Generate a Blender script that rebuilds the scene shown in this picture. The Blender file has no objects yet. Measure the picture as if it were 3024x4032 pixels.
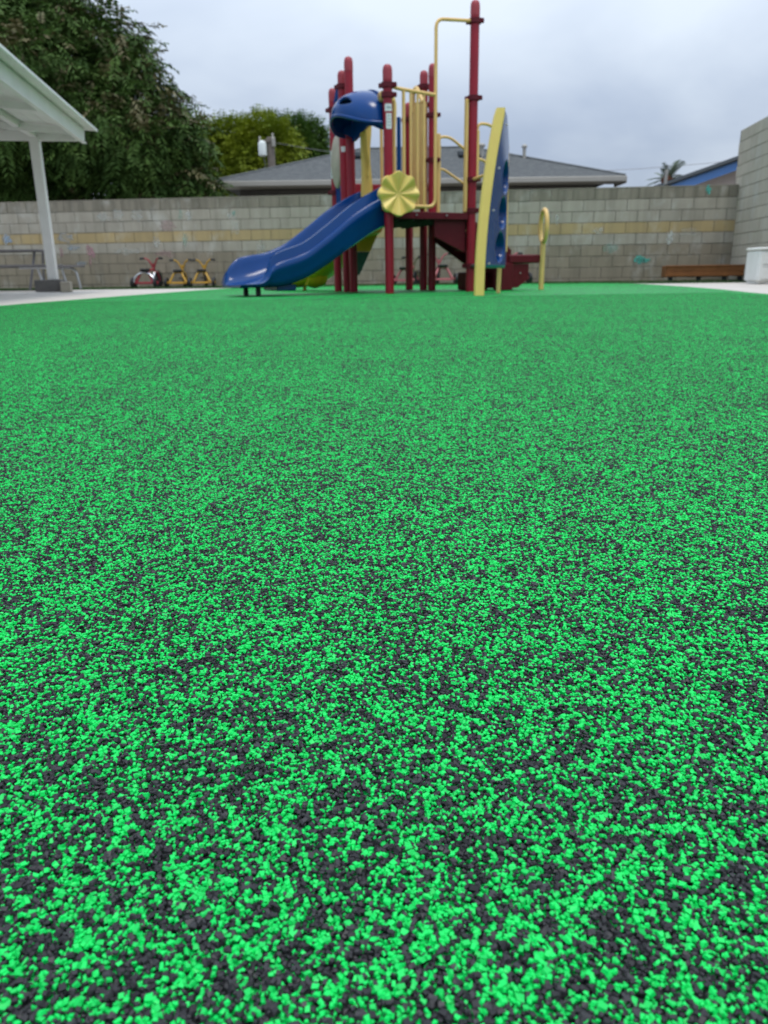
import bpy, math, random
import numpy as np
from mathutils import Vector, Matrix, Euler
random.seed(7); rng = np.random.default_rng(7)
R = math.radians; PI = math.pi
scn = bpy.context.scene
col = scn.collection

# ------------------------------------------------------------------ camera
CAM_H = 0.22
cam_d = bpy.data.cameras.new('camera'); cam = bpy.data.objects.new('camera', cam_d); col.objects.link(cam)
th, roll = R(17.25), R(0.8)
fwd = Vector((0, math.cos(th), -math.sin(th))); up = Vector((0, math.sin(th), math.cos(th))); right = Vector((1, 0, 0))
M = Matrix((right, up, -fwd)).transposed() @ Matrix.Rotation(-roll, 3, 'Z')
cam.matrix_world = Matrix.Translation((0, 0, CAM_H)) @ M.to_4x4()
cam_d.sensor_fit = 'VERTICAL'; cam_d.sensor_height = 36; cam_d.sensor_width = 27
cam_d.lens = 27.03
cam_d.clip_start = 0.01; cam_d.clip_end = 2000
cam_d.dof.use_dof = True; cam_d.dof.focus_distance = 0.50; cam_d.dof.aperture_fstop = 15.5
scn.camera = cam

# ------------------------------------------------------------------ world: overcast sky
SUN_EL, SUN_AZ = R(76), R(160)          # azimuth measured from +Y towards +X
w = bpy.data.worlds.new('World'); scn.world = w; w.use_nodes = True
nt = w.node_tree; nt.nodes.clear(); L = nt.links
def N(tree, typ, **kw):
    n = tree.nodes.new(typ)
    for k, v in kw.items(): setattr(n, k, v)
    return n
out = N(nt, 'ShaderNodeOutputWorld'); bg = N(nt, 'ShaderNodeBackground'); bg.inputs[1].default_value = 0.085
sky = N(nt, 'ShaderNodeTexSky', sky_type='NISHITA', sun_disc=False, sun_elevation=SUN_EL, sun_rotation=SUN_AZ)
tc = N(nt, 'ShaderNodeTexCoord'); sep = N(nt, 'ShaderNodeSeparateXYZ'); L.new(tc.outputs['Generated'], sep.inputs[0])
mx = N(nt, 'ShaderNodeMath', operation='MAXIMUM'); L.new(sep.outputs[2], mx.inputs[0]); mx.inputs[1].default_value = 0
ad = N(nt, 'ShaderNodeMath', operation='ADD'); L.new(mx.outputs[0], ad.inputs[0]); ad.inputs[1].default_value = 0.22
dv = N(nt, 'ShaderNodeVectorMath', operation='DIVIDE'); L.new(tc.outputs['Generated'], dv.inputs[0])
cb = N(nt, 'ShaderNodeCombineXYZ')
for i in range(3): L.new(ad.outputs[0], cb.inputs[i])
L.new(cb.outputs[0], dv.inputs[1])
n1 = N(nt, 'ShaderNodeTexNoise'); n1.inputs['Scale'].default_value = 0.75; n1.inputs['Detail'].default_value = 5; n1.inputs['Roughness'].default_value = 0.5
n1.inputs['Distortion'].default_value = 0.3
L.new(dv.outputs[0], n1.inputs['Vector'])
cr = N(nt, 'ShaderNodeValToRGB'); L.new(n1.outputs['Fac'], cr.inputs[0])
cr.color_ramp.elements[0].position = 0.38; cr.color_ramp.elements[0].color = (3.9, 4.65, 6.0, 1)
cr.color_ramp.elements[1].position = 0.62; cr.color_ramp.elements[1].color = (6.4, 7.15, 8.1, 1)
gr = N(nt, 'ShaderNodeMath', operation='MULTIPLY_ADD'); L.new(mx.outputs[0], gr.inputs[0]); gr.inputs[1].default_value = 2.1; gr.inputs[2].default_value = 0.86
sc = N(nt, 'ShaderNodeVectorMath', operation='SCALE'); L.new(cr.outputs[0], sc.inputs[0]); L.new(gr.outputs[0], sc.inputs['Scale'])
mixn = N(nt, 'ShaderNodeMix', data_type='RGBA'); mixn.inputs[0].default_value = 0.9
L.new(sky.outputs[0], mixn.inputs[6]); L.new(sc.outputs[0], mixn.inputs[7]); L.new(mixn.outputs[2], bg.inputs[0]); L.new(bg.outputs[0], out.inputs[0])

sun_d = bpy.data.lights.new('sun', 'SUN'); sun = bpy.data.objects.new('sun', sun_d); col.objects.link(sun)
sun_d.energy = 1.5; sun_d.angle = R(16); sun_d.color = (1.0, 0.93, 0.82)
sd = Vector((math.sin(SUN_AZ) * math.cos(SUN_EL), math.cos(SUN_AZ) * math.cos(SUN_EL), math.sin(SUN_EL)))
sun.rotation_euler = sd.to_track_quat('Z', 'Y').to_euler(); sun.location = sd * 30
vs = scn.view_settings; vs.view_transform = 'Standard'; vs.look = 'None'; vs.exposure = 0.22; vs.gamma = 1; vs.use_curve_mapping = False
scn.render.engine = 'CYCLES'

# ------------------------------------------------------------------ materials
def mat(name, c, rough=0.5, c2=None, scale=8.0, amt=0.5, bump=0.0, bscale=60.0, metal=0.0, coat=0.0, rnd=0.0, spec=0.5, detail=4.0, sss=False):
    m = bpy.data.materials.new(name); m.use_nodes = True; t = m.node_tree; b = t.nodes['Principled BSDF']
    b.inputs['Roughness'].default_value = rough; b.inputs['Metallic'].default_value = metal
    b.inputs['Coat Weight'].default_value = coat; b.inputs['Specular IOR Level'].default_value = spec
    g = N(t, 'ShaderNodeNewGeometry')
    src = None
    if c2 is None: c2 = tuple(x * 0.78 for x in c)
    nz = N(t, 'ShaderNodeTexNoise'); nz.inputs['Scale'].default_value = scale; nz.inputs['Detail'].default_value = detail; nz.inputs['Roughness'].default_value = 0.6
    t.links.new(g.outputs['Position'], nz.inputs['Vector'])
    rp = N(t, 'ShaderNodeValToRGB'); t.links.new(nz.outputs['Fac'], rp.inputs[0])
    rp.color_ramp.elements[0].position = 0.5 - amt / 2; rp.color_ramp.elements[0].color = (*c2, 1)
    rp.color_ramp.elements[1].position = 0.5 + amt / 2; rp.color_ramp.elements[1].color = (*c, 1)
    src = rp.outputs[0]
    if rnd:
        oi = N(t, 'ShaderNodeObjectInfo'); mr = N(t, 'ShaderNodeMapRange'); t.links.new(oi.outputs['Random'], mr.inputs[0])
        mr.inputs[3].default_value = 1 - rnd; mr.inputs[4].default_value = 1 + rnd
        vm = N(t, 'ShaderNodeVectorMath', operation='SCALE'); t.links.new(src, vm.inputs[0]); t.links.new(mr.outputs[0], vm.inputs['Scale']); src = vm.outputs[0]
    t.links.new(src, b.inputs['Base Color'])
    if bump:
        n2 = N(t, 'ShaderNodeTexNoise'); n2.inputs['Scale'].default_value = bscale; n2.inputs['Detail'].default_value = 4
        t.links.new(g.outputs['Position'], n2.inputs['Vector'])
        bp = N(t, 'ShaderNodeBump'); bp.inputs['Strength'].default_value = bump; bp.inputs['Distance'].default_value = 0.01
        t.links.new(n2.outputs['Fac'], bp.inputs['Height']); t.links.new(bp.outputs[0], b.inputs['Normal'])
    return m

MT = {}
MT['red'] = mat('red_powder_coat', (0.30, 0.006, 0.022), 0.4, (0.25, 0.005, 0.018), 5, spec=0.4)
MT['redcap'] = mat('red_plastic_cap', (0.33, 0.03, 0.045), 0.5)
MT['reddeck'] = mat('red_vinyl_deck', (0.105, 0.002, 0.010), 0.55, (0.080, 0.002, 0.008), 9, spec=0.3)
MT['blue'] = mat('blue_plastic', (0.001, 0.047, 0.20), 0.2, (0.001, 0.039, 0.17), 3.5, spec=0.28)
MT['yellow'] = mat('yellow_plastic', (0.70, 0.50, 0.11), 0.4, (0.62, 0.43, 0.09), 6)
MT['cream'] = mat('cream_plastic', (0.82, 0.62, 0.16), 0.42, (0.76, 0.56, 0.14), 5)
MT['tube'] = mat('cream_tube_paint', (0.74, 0.50, 0.17), 0.38, (0.66, 0.43, 0.14), 7)
MT['gold'] = mat('deep_yellow_plastic', (0.72, 0.40, 0.012), 0.4)
MT['green'] = mat('dark_green_plastic', (0.015, 0.11, 0.075), 0.4)
MT['tan'] = mat('tan_plastic', (0.42, 0.38, 0.29), 0.5)
MT['black'] = mat('black_rubber', (0.018, 0.018, 0.02), 0.6)
MT['steel'] = mat('zinc_steel', (0.55, 0.56, 0.58), 0.32, metal=0.9)
MT['chrome'] = mat('worn_chrome', (0.75, 0.75, 0.77), 0.22, metal=1.0)
MT['greysteel'] = mat('grey_steel_tube', (0.17, 0.17, 0.19), 0.42, metal=0.5)
MT['sticker'] = mat('white_sticker', (0.72, 0.76, 0.74), 0.45, (0.58, 0.64, 0.62), 60)
MT['stickerprint'] = mat('grey_print', (0.30, 0.38, 0.40), 0.5)
MT['white'] = mat('white_paint', (0.78, 0.76, 0.74), 0.5, (0.66, 0.64, 0.61), 3.0, 0.7, bump=0.05, bscale=30)
MT['whiteplastic'] = mat('white_plastic', (0.80, 0.81, 0.78), 0.4, (0.70, 0.71, 0.67), 5)
MT['concrete'] = mat('concrete', (0.60, 0.565, 0.52), 0.85, (0.48, 0.45, 0.415), 2.2, 0.6, bump=0.2, bscale=80)
MT['footing'] = mat('footing_concrete', (0.16, 0.15, 0.14), 0.9, (0.11, 0.105, 0.10), 9, bump=0.3)
MT['tanblock'] = mat('tan_block', (0.38, 0.34, 0.27), 0.9, bump=0.3)
MT['dirt'] = mat('bare_ground', (0.28, 0.26, 0.22), 0.95, (0.20, 0.19, 0.16), 1.0, bump=0.3, bscale=20)
MT['turf'] = mat('artificial_turf', (0.045, 0.10, 0.025), 0.9, (0.03, 0.065, 0.018), 12, bump=0.5, bscale=120)
MT['blade'] = mat('turf_blade', (0.055, 0.12, 0.028), 0.8, (0.035, 0.08, 0.02), 30)
MT['mortar'] = mat('mortar', (0.13, 0.12, 0.095), 0.95, (0.10, 0.09, 0.07), 20, bump=0.4)
MT['shingle'] = mat('grey_shingle', (0.135, 0.145, 0.145), 0.9, (0.085, 0.092, 0.095), 7.0, 0.35, bump=0.5, bscale=30, detail=8)
MT['gutter'] = mat('grey_gutter', (0.36, 0.345, 0.31), 0.5, (0.32, 0.305, 0.27), 2)
MT['housewall'] = mat('dark_stucco', (0.10, 0.093, 0.085), 0.9, bump=0.3)
MT['pinkwall'] = mat('pink_stucco', (0.62, 0.53, 0.50), 0.9, (0.55, 0.47, 0.44), 2, bump=0.2)
MT['bluetrim'] = mat('blue_trim_paint', (0.09, 0.21, 0.48), 0.5, (0.075, 0.18, 0.42), 4)
MT['darkroof'] = mat('dark_roofing', (0.03, 0.036, 0.04), 0.95, spec=0.1)
MT['brownwood'] = mat('stained_wood', (0.30, 0.11, 0.028), 0.6, (0.20, 0.07, 0.018), 6, bump=0.3, bscale=25, rnd=0.12)
MT['greyplank'] = mat('grey_plank', (0.16, 0.155, 0.16), 0.6, (0.12, 0.115, 0.12), 6, rnd=0.1)
MT['bark'] = mat('bark', (0.10, 0.075, 0.055), 0.95, (0.06, 0.045, 0.033), 14, bump=0.7, bscale=25)
MT['polewood'] = mat('pole_wood', (0.20, 0.17, 0.145), 0.95, (0.14, 0.12, 0.10), 10)
MT['leafdark'] = mat('dark_leaves', (0.075, 0.135, 0.026), 0.6, (0.036, 0.080, 0.018), 1.6, 0.4, spec=0.15)
MT['leaftip'] = mat('young_leaf_tips', (0.16, 0.13, 0.055), 0.6, (0.09, 0.10, 0.035), 3)
MT['leafbright'] = mat('bright_leaves', (0.26, 0.31, 0.02), 0.6, (0.13, 0.19, 0.016), 0.9, 0.4, spec=0.2)
MT['leafmid'] = mat('mid_leaves', (0.09, 0.17, 0.025), 0.6, (0.05, 0.11, 0.018), 0.9, 0.4, spec=0.2)
MT['palm'] = mat('palm_leaf', (0.12, 0.16, 0.09), 0.6)
MT['palmtrunk'] = mat('palm_trunk', (0.20, 0.075, 0.04), 0.9)
MT['trikeyellow'] = mat('yellow_trike_paint', (0.58, 0.33, 0.035), 0.4)
MT['trikered'] = mat('red_trike_paint', (0.36, 0.03, 0.045), 0.38)
MT['trikepink'] = mat('faded_red_trike_paint', (0.50, 0.13, 0.15), 0.5)
MT['trikebrown'] = mat('olive_trike_paint', (0.24, 0.20, 0.12), 0.5)
MT['pane'] = mat('dark_window', (0.02, 0.022, 0.025), 0.15)

def block_mat(name, c, c2, stain):
    m = mat(name, c, 0.92, c2, 3.0, 0.7, bump=0.35, bscale=90, rnd=0.06)
    t = m.node_tree; b = t.nodes['Principled BSDF']; src = b.inputs['Base Color'].links[0].from_socket
    g = N(t, 'ShaderNodeNewGeometry')
    # faint chalk smudges rubbed over the blocks
    mp = N(t, 'ShaderNodeMapping'); mp.inputs['Scale'].default_value = (1.3, 1.3, 0.8); t.links.new(g.outputs['Position'], mp.inputs[0])
    n = N(t, 'ShaderNodeTexNoise'); n.inputs['Scale'].default_value = 2.1; n.inputs['Detail'].default_value = 7; n.inputs['Roughness'].default_value = 0.68
    t.links.new(mp.outputs[0], n.inputs['Vector'])
    r = N(t, 'ShaderNodeMapRange'); r.inputs[1].default_value = 0.53; r.inputs[2].default_value = 0.72; r.inputs[3].default_value = 0; r.inputs[4].default_value = 0.5
    t.links.new(n.outputs['Fac'], r.inputs[0])
    mx = N(t, 'ShaderNodeMix', data_type='RGBA'); t.links.new(r.outputs[0], mx.inputs[0]); t.links.new(src, mx.inputs[6]); mx.inputs[7].default_value = (0.55, 0.55, 0.51, 1)
    # vertical rain streaks
    mp2 = N(t, 'ShaderNodeMapping'); mp2.inputs['Scale'].default_value = (9, 9, 0.5); t.links.new(g.outputs['Position'], mp2.inputs[0])
    n2 = N(t, 'ShaderNodeTexNoise'); n2.inputs['Scale'].default_value = 1.0; n2.inputs['Detail'].default_value = 4
    t.links.new(mp2.outputs[0], n2.inputs['Vector'])
    r2 = N(t, 'ShaderNodeMapRange'); r2.inputs[1].default_value = 0.42; r2.inputs[2].default_value = 0.7; r2.inputs[3].default_value = 0; r2.inputs[4].default_value = stain
    t.links.new(n2.outputs['Fac'], r2.inputs[0])
    m2 = N(t, 'ShaderNodeMix', data_type='RGBA'); t.links.new(r2.outputs[0], m2.inputs[0]); t.links.new(mx.outputs[2], m2.inputs[6]); m2.inputs[7].default_value = (0.10, 0.095, 0.07, 1)
    t.links.new(m2.outputs[2], b.inputs['Base Color'])
    return m
MT['blk'] = block_mat('grey_block', (0.40, 0.37, 0.305), (0.325, 0.295, 0.24), 0.25)
MT['blklow'] = block_mat('earth_stained_block', (0.315, 0.27, 0.20), (0.245, 0.21, 0.155), 0.28)
MT['blktop'] = block_mat('weathered_cap_block', (0.28, 0.25, 0.195), (0.20, 0.18, 0.14), 0.6)
MT['blkyel'] = block_mat('yellow_tan_block', (0.45, 0.345, 0.175), (0.385, 0.29, 0.145), 0.2)
MT['blkside'] = block_mat('tan_grey_block', (0.50, 0.45, 0.36), (0.43, 0.385, 0.31), 0.12)

def rubber_mat(name, mode):
    m = bpy.data.materials.new(name); m.use_nodes = True; t = m.node_tree; b = t.nodes['Principled BSDF']
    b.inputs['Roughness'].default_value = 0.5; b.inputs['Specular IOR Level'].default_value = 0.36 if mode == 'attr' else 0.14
    rp = N(t, 'ShaderNodeValToRGB'); rp.color_ramp.interpolation = 'CONSTANT'
    e = rp.color_ramp.elements
    GREEN = (0.002, 0.69, 0.115, 1); DG = (0.002, 0.56, 0.092, 1); BLK = (0.031, 0.031, 0.034, 1); BLK2 = (0.016, 0.016, 0.018, 1)
    e[0].position = 0; e[0].color = BLK2; e[1].position = 0.28; e[1].color = BLK
    q = e.new(0.555); q.color = DG; q = e.new(0.74); q.color = GREEN
    if mode == 'attr':
        a = N(t, 'ShaderNodeAttribute', attribute_name='tone'); t.links.new(a.outputs['Fac'], rp.inputs[0])
    else:
        g = N(t, 'ShaderNodeNewGeometry')
        v = N(t, 'ShaderNodeTexVoronoi'); v.inputs['Scale'].default_value = 430
        t.links.new(g.outputs['Position'], v.inputs['Vector'])
        sp = N(t, 'ShaderNodeSeparateColor'); t.links.new(v.outputs['Color'], sp.inputs[0])
        # larger clumps of one colour
        nz = N(t, 'ShaderNodeTexNoise'); nz.inputs['Scale'].default_value = 55; nz.inputs['Detail'].default_value = 3; t.links.new(g.outputs['Position'], nz.inputs['Vector'])
        ma = N(t, 'ShaderNodeMath', operation='MULTIPLY_ADD'); t.links.new(nz.outputs['Fac'], ma.inputs[0]); ma.inputs[1].default_value = 1.0; ma.inputs[2].default_value = -0.46
        m2 = N(t, 'ShaderNodeMath', operation='ADD'); t.links.new(sp.outputs[0], m2.inputs[0]); t.links.new(ma.outputs[0], m2.inputs[1])
        t.links.new(m2.outputs[0], rp.inputs[0])
        bp = N(t, 'ShaderNodeBump'); bp.inputs['Strength'].default_value = 0.5; bp.inputs['Distance'].default_value = 0.002
        t.links.new(v.outputs['Distance'], bp.inputs['Height']); t.links.new(bp.outputs[0], b.inputs['Normal'])
    gw = N(t, 'ShaderNodeNewGeometry'); nw = N(t, 'ShaderNodeTexNoise'); nw.inputs['Scale'].default_value = 1.1; nw.inputs['Detail'].default_value = 6; nw.inputs['Roughness'].default_value = 0.65
    t.links.new(gw.outputs['Position'], nw.inputs['Vector'])
    mw = N(t, 'ShaderNodeMapRange'); mw.inputs[1].default_value = 0.3; mw.inputs[2].default_value = 0.7; kk = 1.0 if mode == 'attr' else 0.86; mw.inputs[3].default_value = 0.84 * kk; mw.inputs[4].default_value = 1.08 * kk; t.links.new(nw.outputs['Fac'], mw.inputs[0])  # far sheet's colour also dimmed to stand in for chips shading each other
    vw = N(t, 'ShaderNodeVectorMath', operation='SCALE'); t.links.new(rp.outputs[0], vw.inputs[0]); t.links.new(mw.outputs[0], vw.inputs['Scale']); t.links.new(vw.outputs[0], b.inputs['Base Color'])
    return m
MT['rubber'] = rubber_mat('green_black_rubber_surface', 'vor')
MT['granule'] = rubber_mat('green_black_granules', 'attr')

# ------------------------------------------------------------------ mesh helpers
def tag(o, label=None, cat=None, group=None, kind=None):
    if label: o['label'] = label
    if cat: o['category'] = cat
    if group: o['group'] = group
    if kind: o['kind'] = kind
    return o
def empty(name, loc, rz=0, label=None, cat=None, group=None):
    o = bpy.data.objects.new(name, None); col.objects.link(o); o.location = loc; o.rotation_euler = (0, 0, rz); o.empty_display_size = 0.1
    return tag(o, label, cat, group)
def rpath(pts, rad, n=6):
    pts = [Vector(p) for p in pts]; o = [pts[0]]
    for i in range(1, len(pts) - 1):
        a, b, c = pts[i - 1], pts[i], pts[i + 1]
        d1 = (a - b); d2 = (c - b); r = min(rad, d1.length * 0.49, d2.length * 0.49)
        p1 = b + d1.normalized() * r; p2 = b + d2.normalized() * r
        for k in range(n + 1):
            u = k / n; o.append(p1 * (1 - u) ** 2 + b * 2 * u * (1 - u) + p2 * u * u)
    o.append(pts[-1]); return o
class MB:
    def __init__(s): s.v = []; s.f = []
    def add(s, vs, fs):
        b = len(s.v); s.v += [tuple(x) for x in vs]; s.f += [tuple(i + b for i in q) for q in fs]; return s
    def box(s, c, size, rot=None, ch=0.0):
        hx, hy, hz = [q / 2 for q in size]; M = rot if rot is not None else Matrix.Identity(3); c = Vector(c)
        if ch <= 0:
            P = [Vector((x * hx, y * hy, z * hz)) for z in (-1, 1) for y in (-1, 1) for x in (-1, 1)]
            F = [(0, 2, 3, 1), (4, 5, 7, 6), (0, 1, 5, 4), (2, 6, 7, 3), (0, 4, 6, 2), (1, 3, 7, 5)]
            return s.add([c + M @ p for p in P], F)
        # chamfered in plan and top/bottom: three stacked rounded rectangles
        def ring(ix, iy, z):
            return [Vector((x, y, z)) for x, y in ((-ix + ch, -iy), (ix - ch, -iy), (ix, -iy + ch), (ix, iy - ch), (ix - ch, iy), (-ix + ch, iy), (-ix, iy - ch), (-ix, -iy + ch))]
        rs = [ring(hx - ch, hy - ch, -hz), ring(hx, hy, -hz + ch), ring(hx, hy, hz - ch), ring(hx - ch, hy - ch, hz)]
        P = [c + M @ p for r in rs for p in r]; F = []
        for k in range(3):
            for i in range(8):
                j = (i + 1) % 8; F.append((k * 8 + i, k * 8 + j, k * 8 + 8 + j, k * 8 + 8 + i))
        F.append(tuple(range(7, -1, -1))); F.append(tuple(range(24, 32)))
        return s.add(P, F)
    def tube(s, pts, r, n=10, closed=False, caps=True, flat=None):
        pts = [Vector(p) for p in pts]; m = len(pts)
        rad = r if isinstance(r, (list, tuple)) else [r] * m
        T = []
        for i in range(m):
            a = pts[(i - 1) % m] if (closed or i > 0) else pts[i]; b = pts[(i + 1) % m] if (closed or i < m - 1) else pts[i]
            T.append((b - a).normalized())
        u = T[0].orthogonal().normalized() if flat is None else (Vector(flat) - T[0] * Vector(flat).dot(T[0])).normalized()
        P = []; F = []
        for i in range(m):
            u = (u - T[i] * u.dot(T[i])).normalized(); v = T[i].cross(u)
            for k in range(n):
                a = 2 * PI * k / n; P.append(pts[i] + (u * math.cos(a) + v * math.sin(a)) * rad[i])
        for i in range(m if closed else m - 1):
            j = (i + 1) % m
            for k in range(n):
                l = (k + 1) % n; F.append((i * n + k, i * n + l, j * n + l, j * n + k))
        if caps and not closed: F.append(tuple(range(n - 1, -1, -1))); F.append(tuple((m - 1) * n + k for k in range(n)))
        return s.add(P, F)
    def lathe(s, prof, n=20, c=(0, 0, 0), axis='z'):
        P = []; F = []; c = Vector(c); m = len(prof)
        for r, z in prof:
            for k in range(n):
                a = 2 * PI * k / n; p = (r * math.cos(a), r * math.sin(a), z)
                if axis == 'y': p = (p[0], p[2], p[1])
                if axis == 'x': p = (p[2], p[0], p[1])
                P.append(c + Vector(p))
        for i in range(m - 1):
            for k in range(n):
                l = (k + 1) % n; F.append((i * n + k, i * n + l, (i + 1) * n + l, (i + 1) * n + k))
        F.append(tuple(range(n - 1, -1, -1))); F.append(tuple((m - 1) * n + k for k in range(n)))
        return s.add(P, F)
    def loft(s, rings, closed=True, caps=True):
        n = len(rings[0]); P = [p for r in rings for p in r]; F = []
        for i in range(len(rings) - 1):
            for k in range(n if closed else n - 1):
                l = (k + 1) % n; F.append((i * n + k, i * n + l, (i + 1) * n + l, (i + 1) * n + k))
        if caps and closed: F.append(tuple(range(n - 1, -1, -1))); F.append(tuple((len(rings) - 1) * n + k for k in range(n)))
        return s.add(P, F)
    def prism(s, poly, d):   # poly: list of 3d points, extruded by vector d
        n = len(poly); d = Vector(d); P = [Vector(p) for p in poly] + [Vector(p) + d for p in poly]
        F = [tuple(range(n - 1, -1, -1)), tuple(range(n, 2 * n))] + [(i, (i + 1) % n, n + (i + 1) % n, n + i) for i in range(n)]
        return s.add(P, F)
    def mesh(s, name, m, smooth=None):
        me = bpy.data.meshes.new(name); me.from_pydata(s.v, [], s.f); me.materials.append(m)
        bm_fix(me)
        if smooth is not None:
            me.polygons.foreach_set('use_smooth', [True] * len(me.polygons))
            try: me.set_sharp_from_angle(angle=R(smooth))
            except Exception: pass
        return me
    def build(s, name, m, parent=None, smooth=40, loc=None, rot=None):
        m = MT[m] if isinstance(m, str) else m
        return link(name, s.mesh(name, m, smooth), parent, loc, rot)
import bmesh
def bm_fix(me):
    bm = bmesh.new(); bm.from_mesh(me); bmesh.ops.recalc_face_normals(bm, faces=bm.faces); bm.to_mesh(me); bm.free(); me.update()
def link(name, me, parent=None, loc=None, rot=None):
    o = bpy.data.objects.new(name, me); col.objects.link(o); o.parent = parent
    if loc is not None: o.location = loc
    if rot is not None: o.rotation_euler = rot
    return o
def catmull(xs, ys, q):
    return np.interp(q, xs, ys) if len(xs) < 3 else _pchip(np.array(xs, float), np.array(ys, float), np.array(q, float))
def _pchip(x, y, q):
    h = np.diff(x); d = np.diff(y) / h; m = np.zeros(len(x))
    m[1:-1] = np.where(d[1:] * d[:-1] > 0, 2 * d[1:] * d[:-1] / (d[1:] + d[:-1] + 1e-12), 0); m[0] = d[0]; m[-1] = d[-1]
    i = np.clip(np.searchsorted(x, q) - 1, 0, len(h) - 1); t = (q - x[i]) / h[i]
    return (2 * t**3 - 3 * t**2 + 1) * y[i] + (t**3 - 2 * t**2 + t) * h[i] * m[i] + (-2 * t**3 + 3 * t**2) * y[i + 1] + (t**3 - t**2) * h[i] * m[i + 1]

# ------------------------------------------------------------------ ground sheets
def sheet(name, poly, z, m, kind='structure'):
    me = bpy.data.meshes.new(name); me.from_pydata([(x, y, z) for x, y in poly], [], [tuple(range(len(poly)))]); me.materials.append(MT[m])
    o = link(name, me); tag(o, kind=kind); return o
WL, WR = Vector((-11.0, 17.285, 0)), Vector((6.68, 15.394, 0))   # face line of the back wall
wdir = (WR - WL).normalized(); wn = Vector((wdir.y, -wdir.x, 0))   # wn points to the camera side
sheet('ground', [(-400, -400), (400, -400), (400, 400), (-400, 400)], -0.016, 'dirt')
sheet('concrete_paving', [(-16, -8), (14, -8), (14, 14.2), (6.5, 14.55), (-11, 16.2), (-16, 16.6)], -0.010, 'concrete')
def spl(pts, n=8):
    o = []; m = len(pts)
    for i in range(m):
        p0, p1, p2, p3 = [Vector((*pts[(i + k) % m], 0)) for k in (-1, 0, 1, 2)]
        for k in range(n):
            t = k / n
            p = 0.5 * ((2 * p1) + (-p0 + p2) * t + (2 * p0 - 5 * p1 + 4 * p2 - p3) * t * t + (-p0 + 3 * p1 - 3 * p2 + p3) * t**3); o.append((p.x, p.y))
    return o
outline = [(-3.2, -4), (-3.3, 0), (-3.32, 4), (-3.28, 7.2), (-3.19, 9.2), (-3.05, 11.5), (-2.9, 13.4), (-2.6, 14.8), (-1.6, 15.35), (0, 15.25), (2, 15.03), (3.4, 14.85), (4.05, 14.2), (4.22, 13.0), (4.1, 11.2), (3.85, 9.2), (3.45, 7.1), (3.05, 4), (2.9, 0), (2.9, -4)]
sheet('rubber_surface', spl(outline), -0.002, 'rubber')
sheet('turf_strip', [(-11, 16.0), (-3.5, 15.25), (3.9, 14.45), (4.6, 13.6), (6.9, 13.35), (6.72, 15.45), (-11, 17.3)], -0.006, 'turf')

# --- loose-laid rubber granules of the near surface: one tile of real chips, repeated and turned
TILE = 0.5; NG = 104000
def periodic_noise(n, cells, seed):
    r = np.random.default_rng(seed); g = r.random((cells, cells)); x = np.arange(n) / n * cells
    i = x.astype(int); f = x - i; f = f * f * (3 - 2 * f); a = g[np.ix_(i % cells, i % cells)]; b = g[np.ix_((i + 1) % cells, i % cells)]
    c = g[np.ix_(i % cells, (i + 1) % cells)]; d = g[np.ix_((i + 1) % cells, (i + 1) % cells)]
    fx = f[:, None]; fy = f[None, :]
    return (a * (1 - fx) + b * fx) * (1 - fy) + (c * (1 - fx) + d * fx) * fy
field = 0.5 * periodic_noise(1024, 150, 1) + 0.3 * periodic_noise(1024, 80, 2) + 0.12 * periodic_noise(1024, 24, 3)
field = (field - field.mean()) / field.std()
side = int(math.sqrt(NG)); NG = side * side
gx, gy = np.meshgrid(np.arange(side), np.arange(side)); cell = TILE / side
px = ((gx + rng.random(gx.shape)) * cell).ravel(); py = ((gy + rng.random(gx.shape)) * cell).ravel()
fi = field[(px / TILE * 1023).astype(int), (py / TILE * 1023).astype(int)]
tone = 0.5 + 0.14 * fi + 0.28 * rng.standard_normal(NG)
tone = np.argsort(np.argsort(tone)) / NG                       # uniform 0..1, still clumped
base = np.array([(x, y, z) for z in (-1, 1) for y in (-1, 1) for x in (-1, 1)], float)
V = np.repeat(base[None], NG, 0) * (0.45 + 0.75 * rng.random((NG, 8, 3)))
V[:, 4:, :2] *= (0.55 + 0.45 * rng.random((NG, 1, 1)))            # a narrower, broken top
size = np.clip(np.exp(rng.normal(0, 0.26, (NG, 1, 1))), 0.5, 1.55) * np.stack([np.full(NG, 1.28), 0.75 + 0.45 * rng.random(NG), 0.55 + 0.5 * rng.random(NG)], 1)[:, None, :] * 0.00086
V *= size
yaw = rng.random(NG) * 2 * PI; cy_, sy_ = np.cos(yaw)[:, None], np.sin(yaw)[:, None]
V = np.stack([V[:, :, 0] * cy_ - V[:, :, 1] * sy_, V[:, :, 0] * sy_ + V[:, :, 1] * cy_, V[:, :, 2]], 2)
ax = rng.normal(0, 1, (NG, 3)); ax[:, 2] = 0; ax /= np.linalg.norm(ax, axis=1, keepdims=True); ang = rng.normal(0, 0.42, NG)
half = np.concatenate([np.cos(ang / 2)[:, None], ax * np.sin(ang / 2)[:, None]], 1)
qw, qx, qy, qz = half.T
Rm = np.stack([np.stack([1 - 2 * (qy**2 + qz**2), 2 * (qx * qy - qz * qw), 2 * (qx * qz + qy * qw)], 1), np.stack([2 * (qx * qy + qz * qw), 1 - 2 * (qx**2 + qz**2), 2 * (qy * qz - qx * qw)], 1), np.stack([2 * (qx * qz - qy * qw), 2 * (qy * qz + qx * qw), 1 - 2 * (qx**2 + qy**2)], 1)], 1)
V = np.einsum('nij,nkj->nki', Rm, V); V[:, :, 2] *= 0.8
V += np.stack([px - TILE / 2, py - TILE / 2, -0.0013 + 0.0020 * rng.random(NG)], 1)[:, None, :]
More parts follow.
